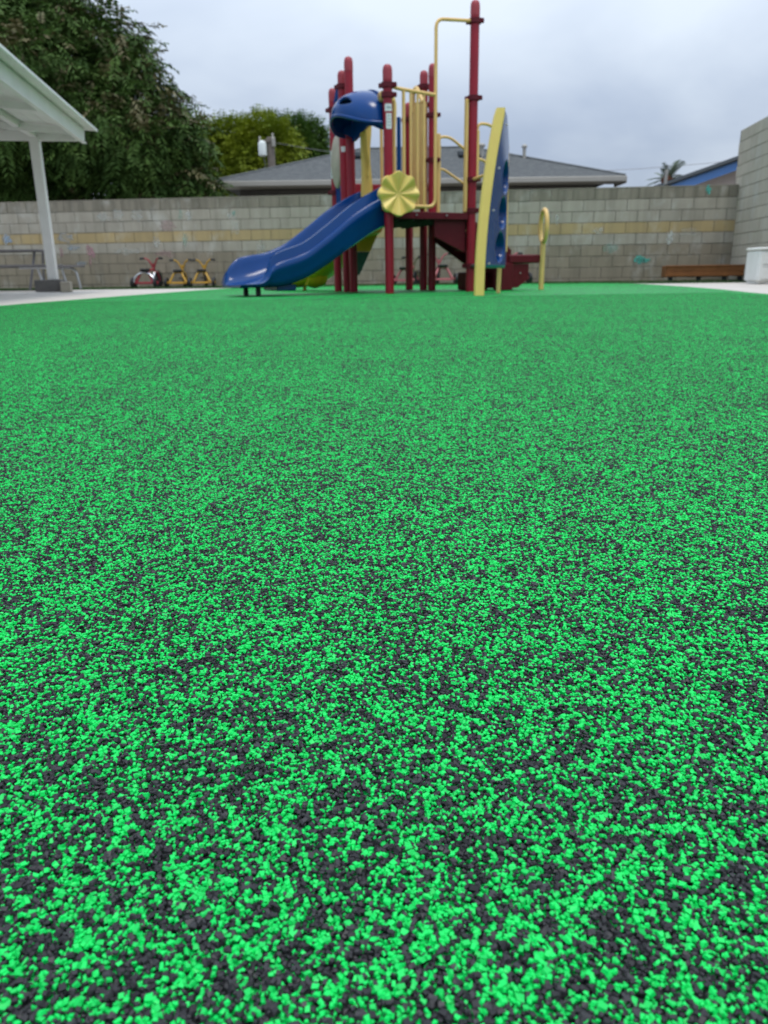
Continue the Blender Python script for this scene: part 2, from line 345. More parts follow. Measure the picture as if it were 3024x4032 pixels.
quads = np.array([(0, 2, 3, 1), (4, 5, 7, 6), (0, 1, 5, 4), (2, 6, 7, 3), (0, 4, 6, 2), (1, 3, 7, 5)])
Fq = (quads[None] + (np.arange(NG) * 8)[:, None, None]).reshape(-1)
me = bpy.data.meshes.new('rubber_granules'); me.vertices.add(NG * 8); me.vertices.foreach_set('co', V.reshape(-1).astype(np.float32))
me.loops.add(NG * 24); me.loops.foreach_set('vertex_index', Fq.astype(np.int32)); me.polygons.add(NG * 6)
me.polygons.foreach_set('loop_start', np.arange(0, NG * 24, 4, dtype=np.int32)); me.update(calc_edges=True)
at = me.attributes.new('tone', 'FLOAT', 'FACE'); at.data.foreach_set('value', np.repeat(tone, 6).astype(np.float32))
me.shade_flat(); me.materials.append(MT['granule'])
gran = link('rubber_granules', me); tag(gran, 'loose textured green and black rubber granules covering the near playground floor', 'rubber granules', kind='stuff')
ng = bpy.data.node_groups.new('lay_granule_tiles', 'GeometryNodeTree')
ng.interface.new_socket('Geometry', in_out='INPUT', socket_type='NodeSocketGeometry'); ng.interface.new_socket('Geometry', in_out='OUTPUT', socket_type='NodeSocketGeometry')
gi = N(ng, 'NodeGroupInput'); go = N(ng, 'NodeGroupOutput')
NX, NY = 13, 16
grid = N(ng, 'GeometryNodeMeshGrid'); grid.inputs['Size X'].default_value = TILE * (NX - 1); grid.inputs['Size Y'].default_value = TILE * (NY - 1)
grid.inputs['Vertices X'].default_value = NX; grid.inputs['Vertices Y'].default_value = NY
iop = N(ng, 'GeometryNodeInstanceOnPoints'); rv = N(ng, 'FunctionNodeRandomValue', data_type='INT')
[s for s in rv.inputs if s.name == 'Max' and s.type == 'INT'][0].default_value = 3
[s for s in rv.inputs if s.name == 'Min' and s.type == 'INT'][0].default_value = 0
mu = N(ng, 'ShaderNodeMath', operation='MULTIPLY'); mu.inputs[1].default_value = PI / 2
cx = N(ng, 'ShaderNodeCombineXYZ'); e2r = N(ng, 'FunctionNodeEulerToRotation')
ng.links.new([s for s in rv.outputs if s.type == 'INT'][0], mu.inputs[0]); ng.links.new(mu.outputs[0], cx.inputs[2]); ng.links.new(cx.outputs[0], e2r.inputs[0])
ng.links.new(grid.outputs[0], iop.inputs['Points']); ng.links.new(gi.outputs[0], iop.inputs['Instance']); ng.links.new(e2r.outputs[0], iop.inputs['Rotation'])
ng.links.new(iop.outputs[0], go.inputs[0])
md = gran.modifiers.new('lay', 'NODES'); md.node_group = ng
gran.location = (0.05, -0.35 + TILE * NY / 2, 0)

# --- short blades of the turf strip
nb = 14000; P = []; F = []
for i in range(nb):
    u = random.uniform(-8.5, 6.3); yb = np.interp(u, [-11, 6.68], [17.28, 15.4]); y = yb - random.random() ** 1.3 * 1.25 - 0.01
    if u > 4.6 and random.random() < 0.6: y = random.uniform(13.5, 15.2)
    a = random.random() * PI; h = random.uniform(0.018, 0.04); dx, dy = math.cos(a) * 0.006, math.sin(a) * 0.006; b = len(P)
    P += [(u - dx, y - dy, -0.006), (u + dx, y + dy, -0.006), (u + random.gauss(0, .008), y + random.gauss(0, .008), h)]; F.append((b, b + 1, b + 2))
me = bpy.data.meshes.new('turf_blades'); me.from_pydata(P, [], F); me.materials.append(MT['blade'])
tag(link('turf_blades', me), 'dark green artificial turf blades along the foot of the block walls', 'turf', kind='stuff')

# ------------------------------------------------------------------ block walls
BW, BH, J = 0.4064, 0.2032, 0.009
def block_mesh(name, width, m, height=BH, d=0.06):
    w2, h2 = (width - J) / 2, (height - J) / 2; c = 0.004; b = MB()
    P = [(-w2, d, -h2), (w2, d, -h2), (w2, d, h2), (-w2, d, h2), (-w2, c, -h2), (w2, c, -h2), (w2, c, h2), (-w2, c, h2), (-w2 + c, 0, -h2 + c), (w2 - c, 0, -h2 + c), (w2 - c, 0, h2 - c), (-w2 + c, 0, h2 - c)]
    F = [(8, 9, 10, 11)] + [(k + i, k + (i + 1) % 4, k + 4 + (i + 1) % 4, k + 4 + i) for k in (0, 4) for i in range(4)] + [(3, 2, 1, 0)]
    return b.add(P, F).mesh(name, MT[m], None)
def make_wall(name, A, Bp, top, rows, label, group, first_u, parts_from, row_mat, thick=0.2, parts_to=99):
    """A -> Bp runs left to right as seen from the yard, face towards the yard"""
    d = (Bp - A).normalized(); Lw = (Bp - A).length; ang = math.atan2(d.y, d.x)
    root = empty(name, A, ang, label, 'wall', group)
    core = MB().box((Lw / 2, thick / 2 + 0.007, top / 2 - 0.08), (Lw - 0.004, thick, top + 0.15)).build('mortar_bed', 'mortar', root, None)
    cache = {}; rest = {}
    for r in range(rows):
        zc = top - BH * (r + 0.5) - 0.002; m = row_mat(r); off = (r % 2) * BW / 2 + first_u
        u = -BW + (off % BW)
        while u < Lw - 0.02:
            u0, u1 = max(u, 0), min(u + BW, Lw)
            if u1 - u0 > 0.06:
                wd = round(u1 - u0, 3); k = (wd, m)
                if k not in cache: cache[k] = block_mesh('block', wd, m)
                loc = ((u0 + u1) / 2, random.uniform(-0.0025, 0.0025), zc)
                if u1 > parts_from and u0 < parts_to and zc > 0.02: link('block', cache[k], root, loc, (random.uniform(-.004, .004), random.uniform(-.004, .004), random.uniform(-.006, .006)))
                else:
                    rest.setdefault(m, MB()); me = cache[k]
                    rest[m].add([Vector(loc) + v.co for v in me.vertices], [tuple(p.vertices) for p in me.polygons])
            u += BW
    for m, b in rest.items(): tag(b.build('outer_blocks', m, root, None), kind='stuff')
    return root
def back_rows(r): return 'blktop' if r == 0 else 'blkyel' if r == 3 else 'blk' if r in (1, 2, 4) else 'blklow'
wall = make_wall('block_wall', WL, WR, 1.70, 9, 'long low grey block wall with one yellow course behind the playground', None, 0.13, 2.95, back_rows)
side_dir = Vector((-0.127, -0.992, 0)).normalized()
SA = WR + Vector((0.035, 0.30, 0)); SB = SA + side_dir * 12.0
side = make_wall('block_wall', SA, SB, 2.66, 13, 'taller tan block wall rising at the right edge, meeting the low wall', None, 0.05, -1, lambda r: 'blkside', parts_to=2.6)
# the low wall's mortar cap line
MB().box(((WR - WL).length / 2, 0.1, 1.704), ((WR - WL).length - 0.02, 0.205, 0.012)).build('mortar_cap', MT['tanblock'], wall, None)

def chalk(u, z, rw, rh, c, parent=None, wallo=wall, a=0.75, n=18, seed=0):
    rr = random.Random(seed); ph = [rr.uniform(0.55, 1.15) for _ in range(n)]
    poly = [(u + rw * ph[i] * math.cos(2 * PI * i / n), -0.008, z + rh * ph[i] * math.sin(2 * PI * i / n)) for i in range(n)]
    m = bpy.data.materials.new('chalk'); m.use_nodes = True; t = m.node_tree; b = t.nodes['Principled BSDF']; b.inputs['Base Color'].default_value = (*c, 1); b.inputs['Roughness'].default_value = 0.95
    g = N(t, 'ShaderNodeNewGeometry'); nz = N(t, 'ShaderNodeTexNoise'); nz.inputs['Scale'].default_value = 14; nz.inputs['Detail'].default_value = 6; t.links.new(g.outputs['Position'], nz.inputs['Vector'])
    mr = N(t, 'ShaderNodeMapRange'); mr.inputs[1].default_value = 0.35; mr.inputs[2].default_value = 0.65; mr.inputs[3].default_value = a * 0.25; mr.inputs[4].default_value = a; t.links.new(nz.outputs['Fac'], mr.inputs[0]); t.links.new(mr.outputs[0], b.inputs['Alpha'])
    MB().prism(poly, (0, 0.003, 0)).build('chalk_mark', m, wallo, None)
def wu(x, y): return (Vector((x, y, 0)) - WL).dot(wdir)
TE = (0.12, 0.50, 0.42); WH = (0.62, 0.64, 0.60); PK = (0.50, 0.30, 0.32); BL = (0.36, 0.48, 0.62); GRN = (0.40, 0.52, 0.42); YE = (0.5, 0.47, 0.2)
for k, (x, z, rw, rh, c, a) in enumerate([(4.99, .41, .11, .09, TE, .9), (5.06, .39, .15, .05, TE, .7), (6.13, 1.63, .05, .085, TE, .9), (5.52, .80, .07, .15, WH, .7), (-5.97, .73, .10, .14, PK, .8), (-6.0, .52, .03, .12, PK, .6), (-7.0, .46, .05, .12, YE, .7), (-7.75, 1.0, .13, .12, BL, .9), (-3.95, .92, .06, .16, GRN, .7), (-4.55, .89, .10, .12, WH, .5), (-4.0, 1.4, .05, .09, TE, .4), (-3.85, 1.38, .06, .1, WH, .7), (-3.0, 1.36, .05, .08, WH, .6), (-2.92, 1.4, .06, .06, TE, .4), (-4.9, 1.4, .14, .13, WH, .4), (-5.6, 1.38, .14, .1, WH, .45), (-4.3, 1.2, .2, .12, PK, .3), (-6.5, 1.0, .2, .1, BL, .4), (-6.6, .73, .05, .1, PK, .5), (-6.35, .8, .18, .06, BL, .4), (-5.3, 1.42, .12, .11, WH, .4), (3.4, 1.15, .05, .11, WH, .5), (3.2, 1.22, .12, .10, WH, .35), (4.4, .62, .16, .1, TE, .2), (2.6, .35, .09, .12, WH, .3), (-2.4, .7, .12, .2, WH, .3), (-2.9, 1.2, .1, .2, WH, .3), (-5.2, .72, .3, .08, WH, .3), (-4.4, .66, .22, .09, PK, .3), (-6.2, .5, .15, .04, BL, .35), (5.9, .9, .2, .1, WH, .2), (4.2, .95, .13, .08, WH, .5)]):
    chalk(wu(x, np.interp(x, [-11, 6.68], [17.285, 15.39])), z, rw, rh, c, a=a * (1 if k < 5 else 0.62), seed=k)

# ------------------------------------------------------------------ play structure
PHI = R(25.94)
ps = empty('play_structure', (0.10, 9.08, 0), PHI, 'red, blue and yellow climbing frame with blue slide on the green rubber floor', 'play structure')
PR = 0.05
CAMANG = -PI / 2 - PHI                       # local heading from a post towards the yard's open side
def post(s, t, h, clamps=(), r=PR):
    o = MB().lathe([(r, 0), (r, h - 0.14), (r - 0.0015, h - 0.139)], 20, (0, 0, 0)).build('post', 'red', ps, 35, (s, t, 0))
    MB().lathe([(r + 0.002, h - 0.15), (r + 0.002, h - 0.06), (r * 0.97, h - 0.035), (r * 0.82, h - 0.015), (r * 0.5, h - 0.003), (0.004, h)], 20).build('post_cap', 'redcap', o, 60)
    for z in clamps:
        b = MB().lathe([(r + 0.004, z - 0.028), (r + 0.019, z - 0.024), (r + 0.019, z + 0.024), (r + 0.004, z + 0.028)], 20)
        for a in (CAMANG + 1.3, CAMANG - 1.9):
            c = Vector((math.cos(a), math.sin(a), 0)) * (r + 0.024); b.box((c.x, c.y, z), (0.05, 0.028, 0.046), Matrix.Rotation(a, 3, 'Z'), 0.004)
        b.build('clamp', 'reddeck', o, 40)
    return o
S1, T1, T2, T3 = 1.07, 0.92, 1.14, 1.54
p1 = post(0, 0, 2.31, (2.115, 2.02, 0.90))
pt = post(S1, 0, 3.02, (2.82, 2.07, 1.23, 0.90, 0.29))
pc = post(S1, T1, 2.61, (2.05, 1.55))
p2b = post(0.0, T1 + 0.08, 2.60, (2.12, 0.98))
p2a = post(0.0, T2 + 0.06, 2.50, (2.33, 2.15, 1.0))
p0 = post(0.02, T3, 2.38, (2.14, 0.98, 1.2))
pb = post(S1, T2, 2.58, (2.40, 2.2))
pa = post(S1, T3, 2.30, (2.1,))
def sticker(parent, z0, z1, da, wa=0.75, r=PR + 0.0018, m='sticker', name='sticker'):
    b = MB(); n = 8; A0 = CAMANG + da
    P = []; F = []
    for z in (z0, z1):
        for rr in (r, r - 0.0008):
            for k in range(n + 1):
                a = A0 - wa + 2 * wa * k / n; P.append((rr * math.cos(a), rr * math.sin(a), z))
    m1 = n + 1
    for k in range(n):
        F += [(k, k + 1, 2 * m1 + k + 1, 2 * m1 + k), (m1 + k, 3 * m1 + k, 3 * m1 + k + 1, m1 + k + 1), (k, m1 + k, m1 + k + 1, k + 1), (2 * m1 + k, 2 * m1 + k + 1, 3 * m1 + k + 1, 3 * m1 + k)]
    b.add(P, F).build(name, m, parent, 60)
sticker(p1, 1.86, 1.93, 0.15, 0.8); sticker(p1, 1.69, 1.84, 0.25, 0.62)
sticker(p1, 1.885, 1.905, 0.25, 0.45, PR + 0.0028, 'stickerprint', 'printed_line')
for z in (1.72, 1.75, 1.78, 1.81): sticker(p1, z, z + 0.008, 0.25, 0.42, PR + 0.0028, 'stickerprint', 'printed_line')
sticker(p0, 1.36, 1.50, -0.55, 0.6); sticker(p0, 1.52, 1.68, -0.55, 0.6)
for z in (1.54, 1.58, 1.62, 1.40, 1.44): sticker(p0, z, z + 0.01, -0.55, 0.4, PR + 0.0028, 'stickerprint', 'printed_line')
sticker(p2a, 1.62, 1.68, -0.1, 0.5)

# deck: steel pan with slots, red fascia on every side
dk = MB().box((S1 / 2, T3 / 2, 0.845), (S1 - 0.02, T3 - 0.02, 0.05), None, 0.006).build('deck', 'reddeck', ps, 30)
for k in range(5): MB().box((0.14 + 0.2 * k, T3 / 2, 0.798), (0.035, T3 - 0.1, 0.04)).build('deck_rib', 'black', dk, None)
for s, t, lx, ly in ((S1 / 2, -0.012, S1 - 0.1, 0.022), (S1 / 2, T3 + 0.012, S1 - 0.1, 0.022), (-0.012, T1 / 2, 0.022, T1 - 0.1), (S1 + 0.012, T1 / 2, 0.022, T1 - 0.1)):
    MB().box((s, t, 0.835), (lx, ly, 0.075), None, 0.004).build('deck_fascia', 'reddeck', dk, 30)
for s in (0.33, 0.72): MB().lathe([(0.010, -0.008), (0.010, 0), (0.005, 0.004)], 10, (s, -0.03, 0.84), 'y').build('bolt', 'steel', dk, 40)
# low red upstand beside the slide mouth
MB().box((0.55, T3 - 0.03, 1.10), (0.9, 0.03, 0.42), None, 0.006).build('rear_panel', 'red', ps, 30)

# front guard rail: bent tube with uprights, and the tall hand loop that runs on above it
g = MB()
g.tube(rpath([(0.19, 0.0, 2.075), (0.19, 0.0, 0.93), (0.585, 0.0, 0.93), (0.585, 0.0, 2.79), (S1 - 0.04, 0.0, 2.82)], 0.09), 0.0185, 12)
rail = g.build('front_rail', 'tube', ps, 50)
MB().tube([(0.05, 0.0, 2.105), (0.16, 0, 2.09), (0.585, 0, 2.065)], 0.0185, 12).build('top_bar', 'tube', rail, 50)
for s in (0.275, 0.36, 0.44): MB().tube([(s, 0, 0.93), (s, 0, 2.075)], 0.0135, 10).build('upright', 'tube', rail, 50)
for s in (0.24, 0.46): MB().tube([(s, 0, 0.88), (s, 0, 0.93)], 0.016, 10).build('foot', 'tube', rail, 50)
MB().tube([(0.09, 0.03, 0.9), (0.09, 0.03, 1.98)], 0.016, 10).build('upright', 'tube', rail, 50)
# strip beside the tall post (entry enclosure) and beside the rear right post
MB().box((S1 - 0.075, 0.02, 1.47), (0.035, 0.05, 1.18), None, 0.008).build('entry_strip', 'tube', ps, 40)
MB().box((S1 + 0.075, T1 - 0.02, 1.36), (0.05, 0.035, 0.98), None, 0.008).build('entry_strip', 'tube', ps, 40)

# slatted yellow guard between the rear right posts, arched crests on top
SG = S1 - 0.07
sl = MB().box((SG, 1.125, 1.03), (0.04, 0.32, 0.05), None, 0.006).build('slat_guard', 'yellow', ps, 40)
for k in range(5):
    MB().tube([(SG, 1.0 + k * 0.0625, 1.0), (SG, 1.0 + k * 0.0625, 2.20 + 0.03 * (k % 2))], 0.033, 10).build('slat', 'tube', sl, 40)
MB().tube(rpath([(SG - 0.02, 1.25, 2.12), (SG - 0.02, 1.25, 2.36), (SG - 0.02, 1.17, 2.40), (SG - 0.02, 1.0, 2.2)], 0.05), 0.026, 8).build('crest', 'tube', sl, 40)
# wavy yellow panel on the rear edge, seen between the posts
def wavy(name, s, t, w, z0, z1, parent, m='yellow', crest=True):
    b = MB(); rings = []
    n = 26
    for i in range(n + 1):
        z = z0 + (z1 - z0) * i / n; k = i / n
        off = 0.005 * math.sin(k * 9); ww = w * (0.88 + 0.12 * math.cos(k * 7))
        if k > 0.86: ww *= max(0.1, 1 - ((k - 0.86) / 0.14) ** 2 * 0.9)
        rings.append([(s - ww / 2 + off, t - 0.022, z), (s - ww / 4 + off, t - 0.034, z), (s + ww / 4 + off, t - 0.034, z), (s + ww / 2 + off, t - 0.022, z), (s + ww / 2 + off, t + 0.022, z), (s - ww / 2 + off, t + 0.022, z)])
    return b.loft(rings).build(name, m, parent, 50)
wavy('guard_panel', 0.78, T3 - 0.03, 0.17, 1.0, 2.42, ps, 'cream')
MB().box((0.93, T3 + 0.01, 1.55), (0.05, 0.03, 1.15), None, 0.006).build('navy_strip', 'blue', ps, 40)
MB().tube([(0.66, T3 - .03, 0.9), (0.66, T3 - .03, 2.2)], 0.02, 10).build('upright', 'tube', ps, 50)
# yellow hand-hold panel of the slide mouth
hp = wavy('slide_mouth_panel', 0.06, 0.70, 0.13, 1.08, 1.97, ps, 'yellow')
MB().tube(rpath([(0.06, 0.645, 1.88), (0.03, 0.63, 1.80), (0.05, 0.64, 1.55), (0.08, 0.645, 1.45), (0.06, 0.65, 1.3)], 0.05), 0.013, 8).build('grip', 'yellow', hp, 50)
# tan bubble panel with blue surround, left end
bp_ = MB(); rings = []
for i in range(13):
    a = PI * i / 12; r_ = max(0.02, math.sin(a)); z = 1.53 - 0.30 * math.cos(a)
    rings.append([(-0.015 + 0.02 * math.cos(q) - 0.03 * r_, (T2 + T3) / 2 + 0.03 + r_ * 0.15 * math.cos(q) * 1.0, z + 0) if False else (-0.02 - 0.05 * r_ * math.cos(q), (T2 + T3) / 2 + 0.03 + r_ * 0.15 * math.sin(q), z) for q in [2 * PI * k / 14 for k in range(14)]])
bub = bp_.loft(rings).build('bubble_panel', 'tan', ps, 60)
MB().prism([(0.0, T2 + .1, 0.95), (0.0, T3 - .06, 0.95), (0.0, T3 - .06, 1.25), (0.0, T3 - 0.1, 1.32), (0.0, T2 + 0.12, 1.12)], (0.035, 0, 0)).build('blue_surround', 'blue', bub, 40)
MB().prism([(0.0, T2 + .13, 1.86), (0.0, T3 - .06, 1.80), (0.0, T3 - .07, 2.22), (0.0, T3 - 0.16, 2.36), (0.0, T2 + 0.1, 2.45)], (0.035, 0, 0)).build('blue_surround', 'blue', bub, 40)

# blue hood over the slide mouth
def hood_pt(u, k):
    """u along the hood from the near post to the far one, k from the crown (0) to the visor rim (1)"""
    sn = max(math.sin(PI * min(max(u, 0), 1)), 0.0)
    t = 0.055 + 0.90 * u; D = 0.06 + 0.34 * sn ** 0.6
    zt = 1.88 + 0.27 * sn ** 0.6; zr = 1.76 + 0.12 * sn ** 1.5
    a = k * PI / 2
    return Vector((-0.01 - D * math.sin(a) ** 0.95, t + 0.10 * k * (u - 0.45), zr + (zt - zr) * math.cos(a) ** 0.9))
b = MB(); NU = 48; NR = 10; rings = []
hc = (0.36, 0.66); hr = (0.11, 0.11)
for j in range(NR + 1):
    q = (j / NR) ** 1.2; ring = []
    for i in range(NU):
        a = 2 * PI * i / NU; c_, s_ = math.cos(a), math.sin(a)
        eu, ek = hc[0] + hr[0] * c_, hc[1] + hr[1] * s_ * (1 + 0.3 * c_)
        kx = (1 - hc[0]) / c_ if c_ > 1e-6 else (-hc[0] / c_ if c_ < -1e-6 else 1e9); ky = (1 - hc[1]) / s_ if s_ > 1e-6 else (-hc[1] / s_ if s_ < -1e-6 else 1e9)
        d_ = min(kx, ky); ru, rk = hc[0] + d_ * c_, hc[1] + d_ * s_
        ring.append(hood_pt(eu + (ru - eu) * q, ek + (rk - ek) * q))
    rings.append(ring)
hood = b.loft(rings, True, False).build('hood', 'blue', ps, 60)
so = hood.modifiers.new('thickness', 'SOLIDIFY'); so.thickness = 0.028; so.offset = -1
# skirt of the hood: arched back panel between the two posts
P = []; n = 20
for i in range(n + 1):
    u = i / n; sn = math.sin(PI * u); t = 0.05 + 0.91 * u
    P.append(((0.0, t, 1.70 + 0.10 * sn ** 2), (0.0, t, 1.90 + 0.26 * sn ** 0.6)))
sk = MB(); V_ = []; F_ = []
for lo, hi in P: V_ += [lo, hi, (0.03, hi[1], hi[2]), (0.03, lo[1], lo[2])]
for i in range(n):
    for k in range(4): F_.append((4 * i + k, 4 * i + (k + 1) % 4, 4 * i + 4 + (k + 1) % 4, 4 * i + 4 + k))
F_ += [(0, 1, 2, 3), (4 * n + 3, 4 * n + 2, 4 * n + 1, 4 * n)]
sk.add(V_, F_).build('hood_skirt', 'blue', hood, 40)
rim_ = [hood_pt(i / 30, 1.0) + Vector((0.006, 0, -0.004)) for i in range(31)]
MB().tube(rim_, 0.019, 8).build('visor_rim', 'blue', hood, 60)
P = []
MB().prism([(0.0, 0.05, 1.70), (-0.09, 0.06, 1.78), (-0.10, 0.06, 1.85), (0.0, 0.05, 1.9)], (0, 0.03, 0)).build('side_flap', 'blue', hood, 40)
MB().prism([(0.0, 0.93, 1.74), (-0.10, 0.95, 1.79), (-0.12, 0.95, 1.85), (0.0, 0.93, 1.9)], (0, 0.03, 0)).build('side_flap', 'blue', hood, 40)
MB().lathe([(0.03, -0.05), (0.052, -0.045), (0.058, 0.0), (0.045, 0.03)], 16, (-0.02, 0.085, 2.02), 'y').build('hood_mount', 'tube', hood, 50)

# the yellow scalloped wheel on the near post
b = MB(); NS = 96; RW = 0.232; rings = []
def wheel_pt(r, a, back=False):
    sc_ = 0.87 + 0.13 * abs(math.cos(4 * a)) ** 1.4 if r > 0.9 else 1.0
    rr = RW * r * sc_
    h = 0.014 + 0.046 * (0.5 + 0.5 * math.cos(8 * a)) * min(1, r * 1.15) - 0.018 * (1 - r)
    if r >= 1: h *= 0.35
    return Vector((rr * math.cos(a), 0.02 if back else -h, rr * math.sin(a)))
for r in (0.03, 0.25, 0.5, 0.75, 0.9, 0.96, 1.0): rings.append([wheel_pt(r, 2 * PI * i / NS + PI / 8) for i in range(NS)])
rings.append([wheel_pt(1.0, 2 * PI * i / NS + PI / 8, True) for i in range(NS)])
wh = b.loft(rings).build('scalloped_wheel', 'cream', ps, 65, (0.062, -0.115, 1.04), (0, 0, -R(14)))
MB().lathe([(0.03, -0.02), (0.03, 0.07)], 14, (0, 0.03, 0), 'y').build('hub', 'reddeck', wh, 40)

# blue slide
TC = 0.465
ss = [-1.71, -1.68, -1.61, -1.51, -1.37, -1.24, -0.99, -0.72, -0.38, -0.10, 0.0, 0.06]
zr = [0.15, 0.235, 0.335, 0.405, 0.435, 0.452, 0.54, 0.71, 0.95, 1.10, 1.14, 1.15]
zb = [0.115, 0.118, 0.125, 0.138, 0.165, 0.205, 0.28, 0.44, 0.69, 0.85, 0.885, 0.89]
zo = [0.09, 0.085, 0.083, 0.085, 0.082, 0.09, 0.155, 0.29, 0.50, 0.66, 0.70, 0.71]
qs = np.linspace(-1.71, 0.06, 64); ZR, ZB, ZO = catmull(ss, zr, qs), catmull(ss, zb, qs), catmull(ss, zo, qs)
b = MB(); rings = []
ZN = catmull([-1.71, -1.65, -1.57, -1.48, -1.41, -1.35, -1.26, -0.99, -0.72, -0.38, -0.10, 0.0, 0.06], [0.125, 0.13, 0.14, 0.165, 0.24, 0.385, 0.448, 0.54, 0.71, 0.95, 1.10, 1.14, 1.15], qs)
for s, r, rn, bd, o_ in zip(qs, ZR, ZN, ZB, ZO):
    e = min(1, (s + 1.71) / 0.26); e = e * e * (3 - 2 * e); x = 0.84 + 0.16 * e     # the mouth draws in to a rounded lip
    def half_(r, bd=bd, o_=o_):
        hgt = r - bd; lo = min(0.13, max(0.012, (r - o_) * 0.34)) * (0.25 + 0.75 * e)
        return [(0.0, bd), (0.14, bd + 0.002), (0.21, bd + 0.12 * hgt), (0.258, bd + 0.38 * hgt), (0.288, bd + 0.70 * hgt), (0.305, r - 0.06 * hgt), (0.322, r), (0.345, r - 0.004), (0.358, r - 0.50 * lo), (0.366, r - 0.85 * lo), (0.384, r - 0.92 * lo), (0.412, r - 0.84 * lo), (0.432, r - 1.05 * lo), (0.430, r - 1.45 * lo),
             (0.405, o_ + (r - lo - o_) * 0.62), (0.395, o_ + (r - lo - o_) * 0.35), (0.37, o_ + 0.035 * e), (0.30, o_ + 0.008), (0.0, o_)]
    hf, hn = half_(r), half_(rn)
    ring = [(s, TC + y * x, z) for y, z in hf] + [(s, TC - y * (x * 0.3 + 0.7), z) for y, z in hn[-2:0:-1]]
    rings.append(ring)
slide = b.loft(rings).build('slide', 'blue', ps, 50)
for t in (0.27, 0.60):
    MB().tube([(-1.46 if t < .4 else -1.50, t, 0.0), (-1.46 if t < .4 else -1.50, t, 0.11)], 0.028, 12).build('slide_leg', 'black', slide, 40)
MB().box((-1.15, TC, 0.085), (0.22, 0.5, 0.07), None, 0.01).build('slide_keel', 'blue', slide, 30)

# yellow and green slide dropping away behind the rear bay
b = MB(); rings = []
for k in range(31):
    u = k / 30; s = 0.52 - 0.62 * u ** 1.3; t = T3 + 0.02 + 1.35 * u; z = float(catmull([0, .2, .5, .8, 1], [.84, .74, .42, .2, .16], u))
    d = Vector((-0.42, 0.9, 0)).normalized(); sd_ = Vector((d.y, -d.x, 0))
    prof = [(-.30, .20), (-.27, .22), (-.24, .18), (-.2, .03), (0, 0), (.2, .03), (.24, .18), (.27, .22), (.30, .20), (.29, .0), (.2, -.10), (0, -.13), (-.2, -.10), (-.29, .0)]
    rings.append([Vector((s, t, z)) + sd_ * x + Vector((0, 0, y)) for x, y in prof])
ys = b.loft(rings).build('rear_slide', 'gold', ps, 50)
MB().tube([(0.0, T3 + 1.2, 0), (0.0, T3 + 1.2, 0.1)], 0.025, 10).build('slide_leg', 'gold', ys, 40)
MB().prism([(0.30, 1.72, 0.78), (0.735, 1.72, 0.80), (0.575, 1.72, 0.50), (0.30, 1.72, 0.50)], (0, 0.05, 0)).build('yellow_apron', 'gold', ys, 40)
MB().prism([(0.30, 1.725, 0.497), (0.573, 1.725, 0.497), (0.41, 1.725, 0.20), (0.30, 1.725, 0.20)], (0, 0.05, 0)).build('green_apron', 'green', ys, 40)
MB().lathe([(0.06, -.16), (0.15, -.14), (0.19, 0), (0.15, .14), (0.06, .16)], 18, (0.08, T3 + 1.0, 0.215), 'x').build('scroll_end', 'gold', ys, 50)

# stairs to the right with stringers, treads, transfer platform
st = MB().box((S1 + 0.16, T1 / 2, 0.665), (0.30, T1 - 0.12, 0.04), None, 0.006).build('stair', 'reddeck', ps, 30)
MB().box((S1 + 0.42, T1 / 2, 0.50), (0.30, T1 - 0.12, 0.04), None, 0.006).build('tread', 'reddeck', st, 30)
for s, z in ((S1 + 0.018, 0.76), (S1 + 0.30, 0.585), (S1 + 0.565, 0.445)): MB().box((s, T1 / 2, z), (0.018, T1 - 0.12, 0.14)).build('riser', 'reddeck', st, None)
for t in (0.03, T1 - 0.05):
    MB().prism([(S1 + 0.0, t, 0.80), (S1 + 0.05, t, 0.80), (S1 + 0.60, t, 0.47), (S1 + 0.60, t, 0.30), (S1 + 0.50, t, 0.30), (S1, t, 0.60)], (0, 0.022, 0)).build('stringer', 'reddeck', st, 30)
# dark sloping underside behind the tall post (soffit of the stair)
MB().prism([(0.60, 0.03, 0.795), (S1 - 0.06, 0.03, 0.795), (S1 - 0.06, 0.03, 0.44), (0.60, 0.03, 0.615)], (0, 0.03, 0)).build('under_deck_panel', 'reddeck', ps, 30)
tp = MB().box((1.86, 0.42, 0.365), (0.46, 0.84, 0.10), None, 0.012).build('transfer_platform', 'reddeck', ps, 30)
MB().prism([(1.62, 0.02, 0.31), (1.93, 0.02, 0.31), (1.93, 0.02, 0.13), (1.88, 0.02, 0.10), (1.78, 0.02, 0.03), (1.62, 0.02, 0.02)], (0, 0.74, 0)).build('platform_box', 'reddeck', tp, 30)
MB().box((1.61, 0.1, 0.16), (0.16, 0.2, 0.318), None, 0.01).build('platform_leg', 'reddeck', tp, 30)
MB().box((1.50, 0.62, 0.11), (0.20, 0.42, 0.22), None, 0.01).build('lower_step', 'reddeck', tp, 30)
MB().lathe([(0.009, -0.008), (0.009, 0), (0.005, 0.004)], 10, (1.80, 0.012, 0.20), 'y').build('bolt', 'steel', tp, 40)
# loop handle at the platform's outer corner
lh = MB().tube([(2.115, 0.0, 0.0), (2.115, 0.0, 0.57)], 0.032, 14).build('loop_handle', 'tube', ps, 50)
dl = Vector((0.35, 0.94, 0)).normalized()
loop = [Vector((2.115, 0, 0.745)) + dl * (0.13 * math.cos(a)) + Vector((0, 0, 0.185 * math.sin(a))) for a in [2 * PI * k / 36 for k in range(36)]]
MB().tube(loop, 0.027, 12, closed=True).build('loop', 'tube', lh, 60)
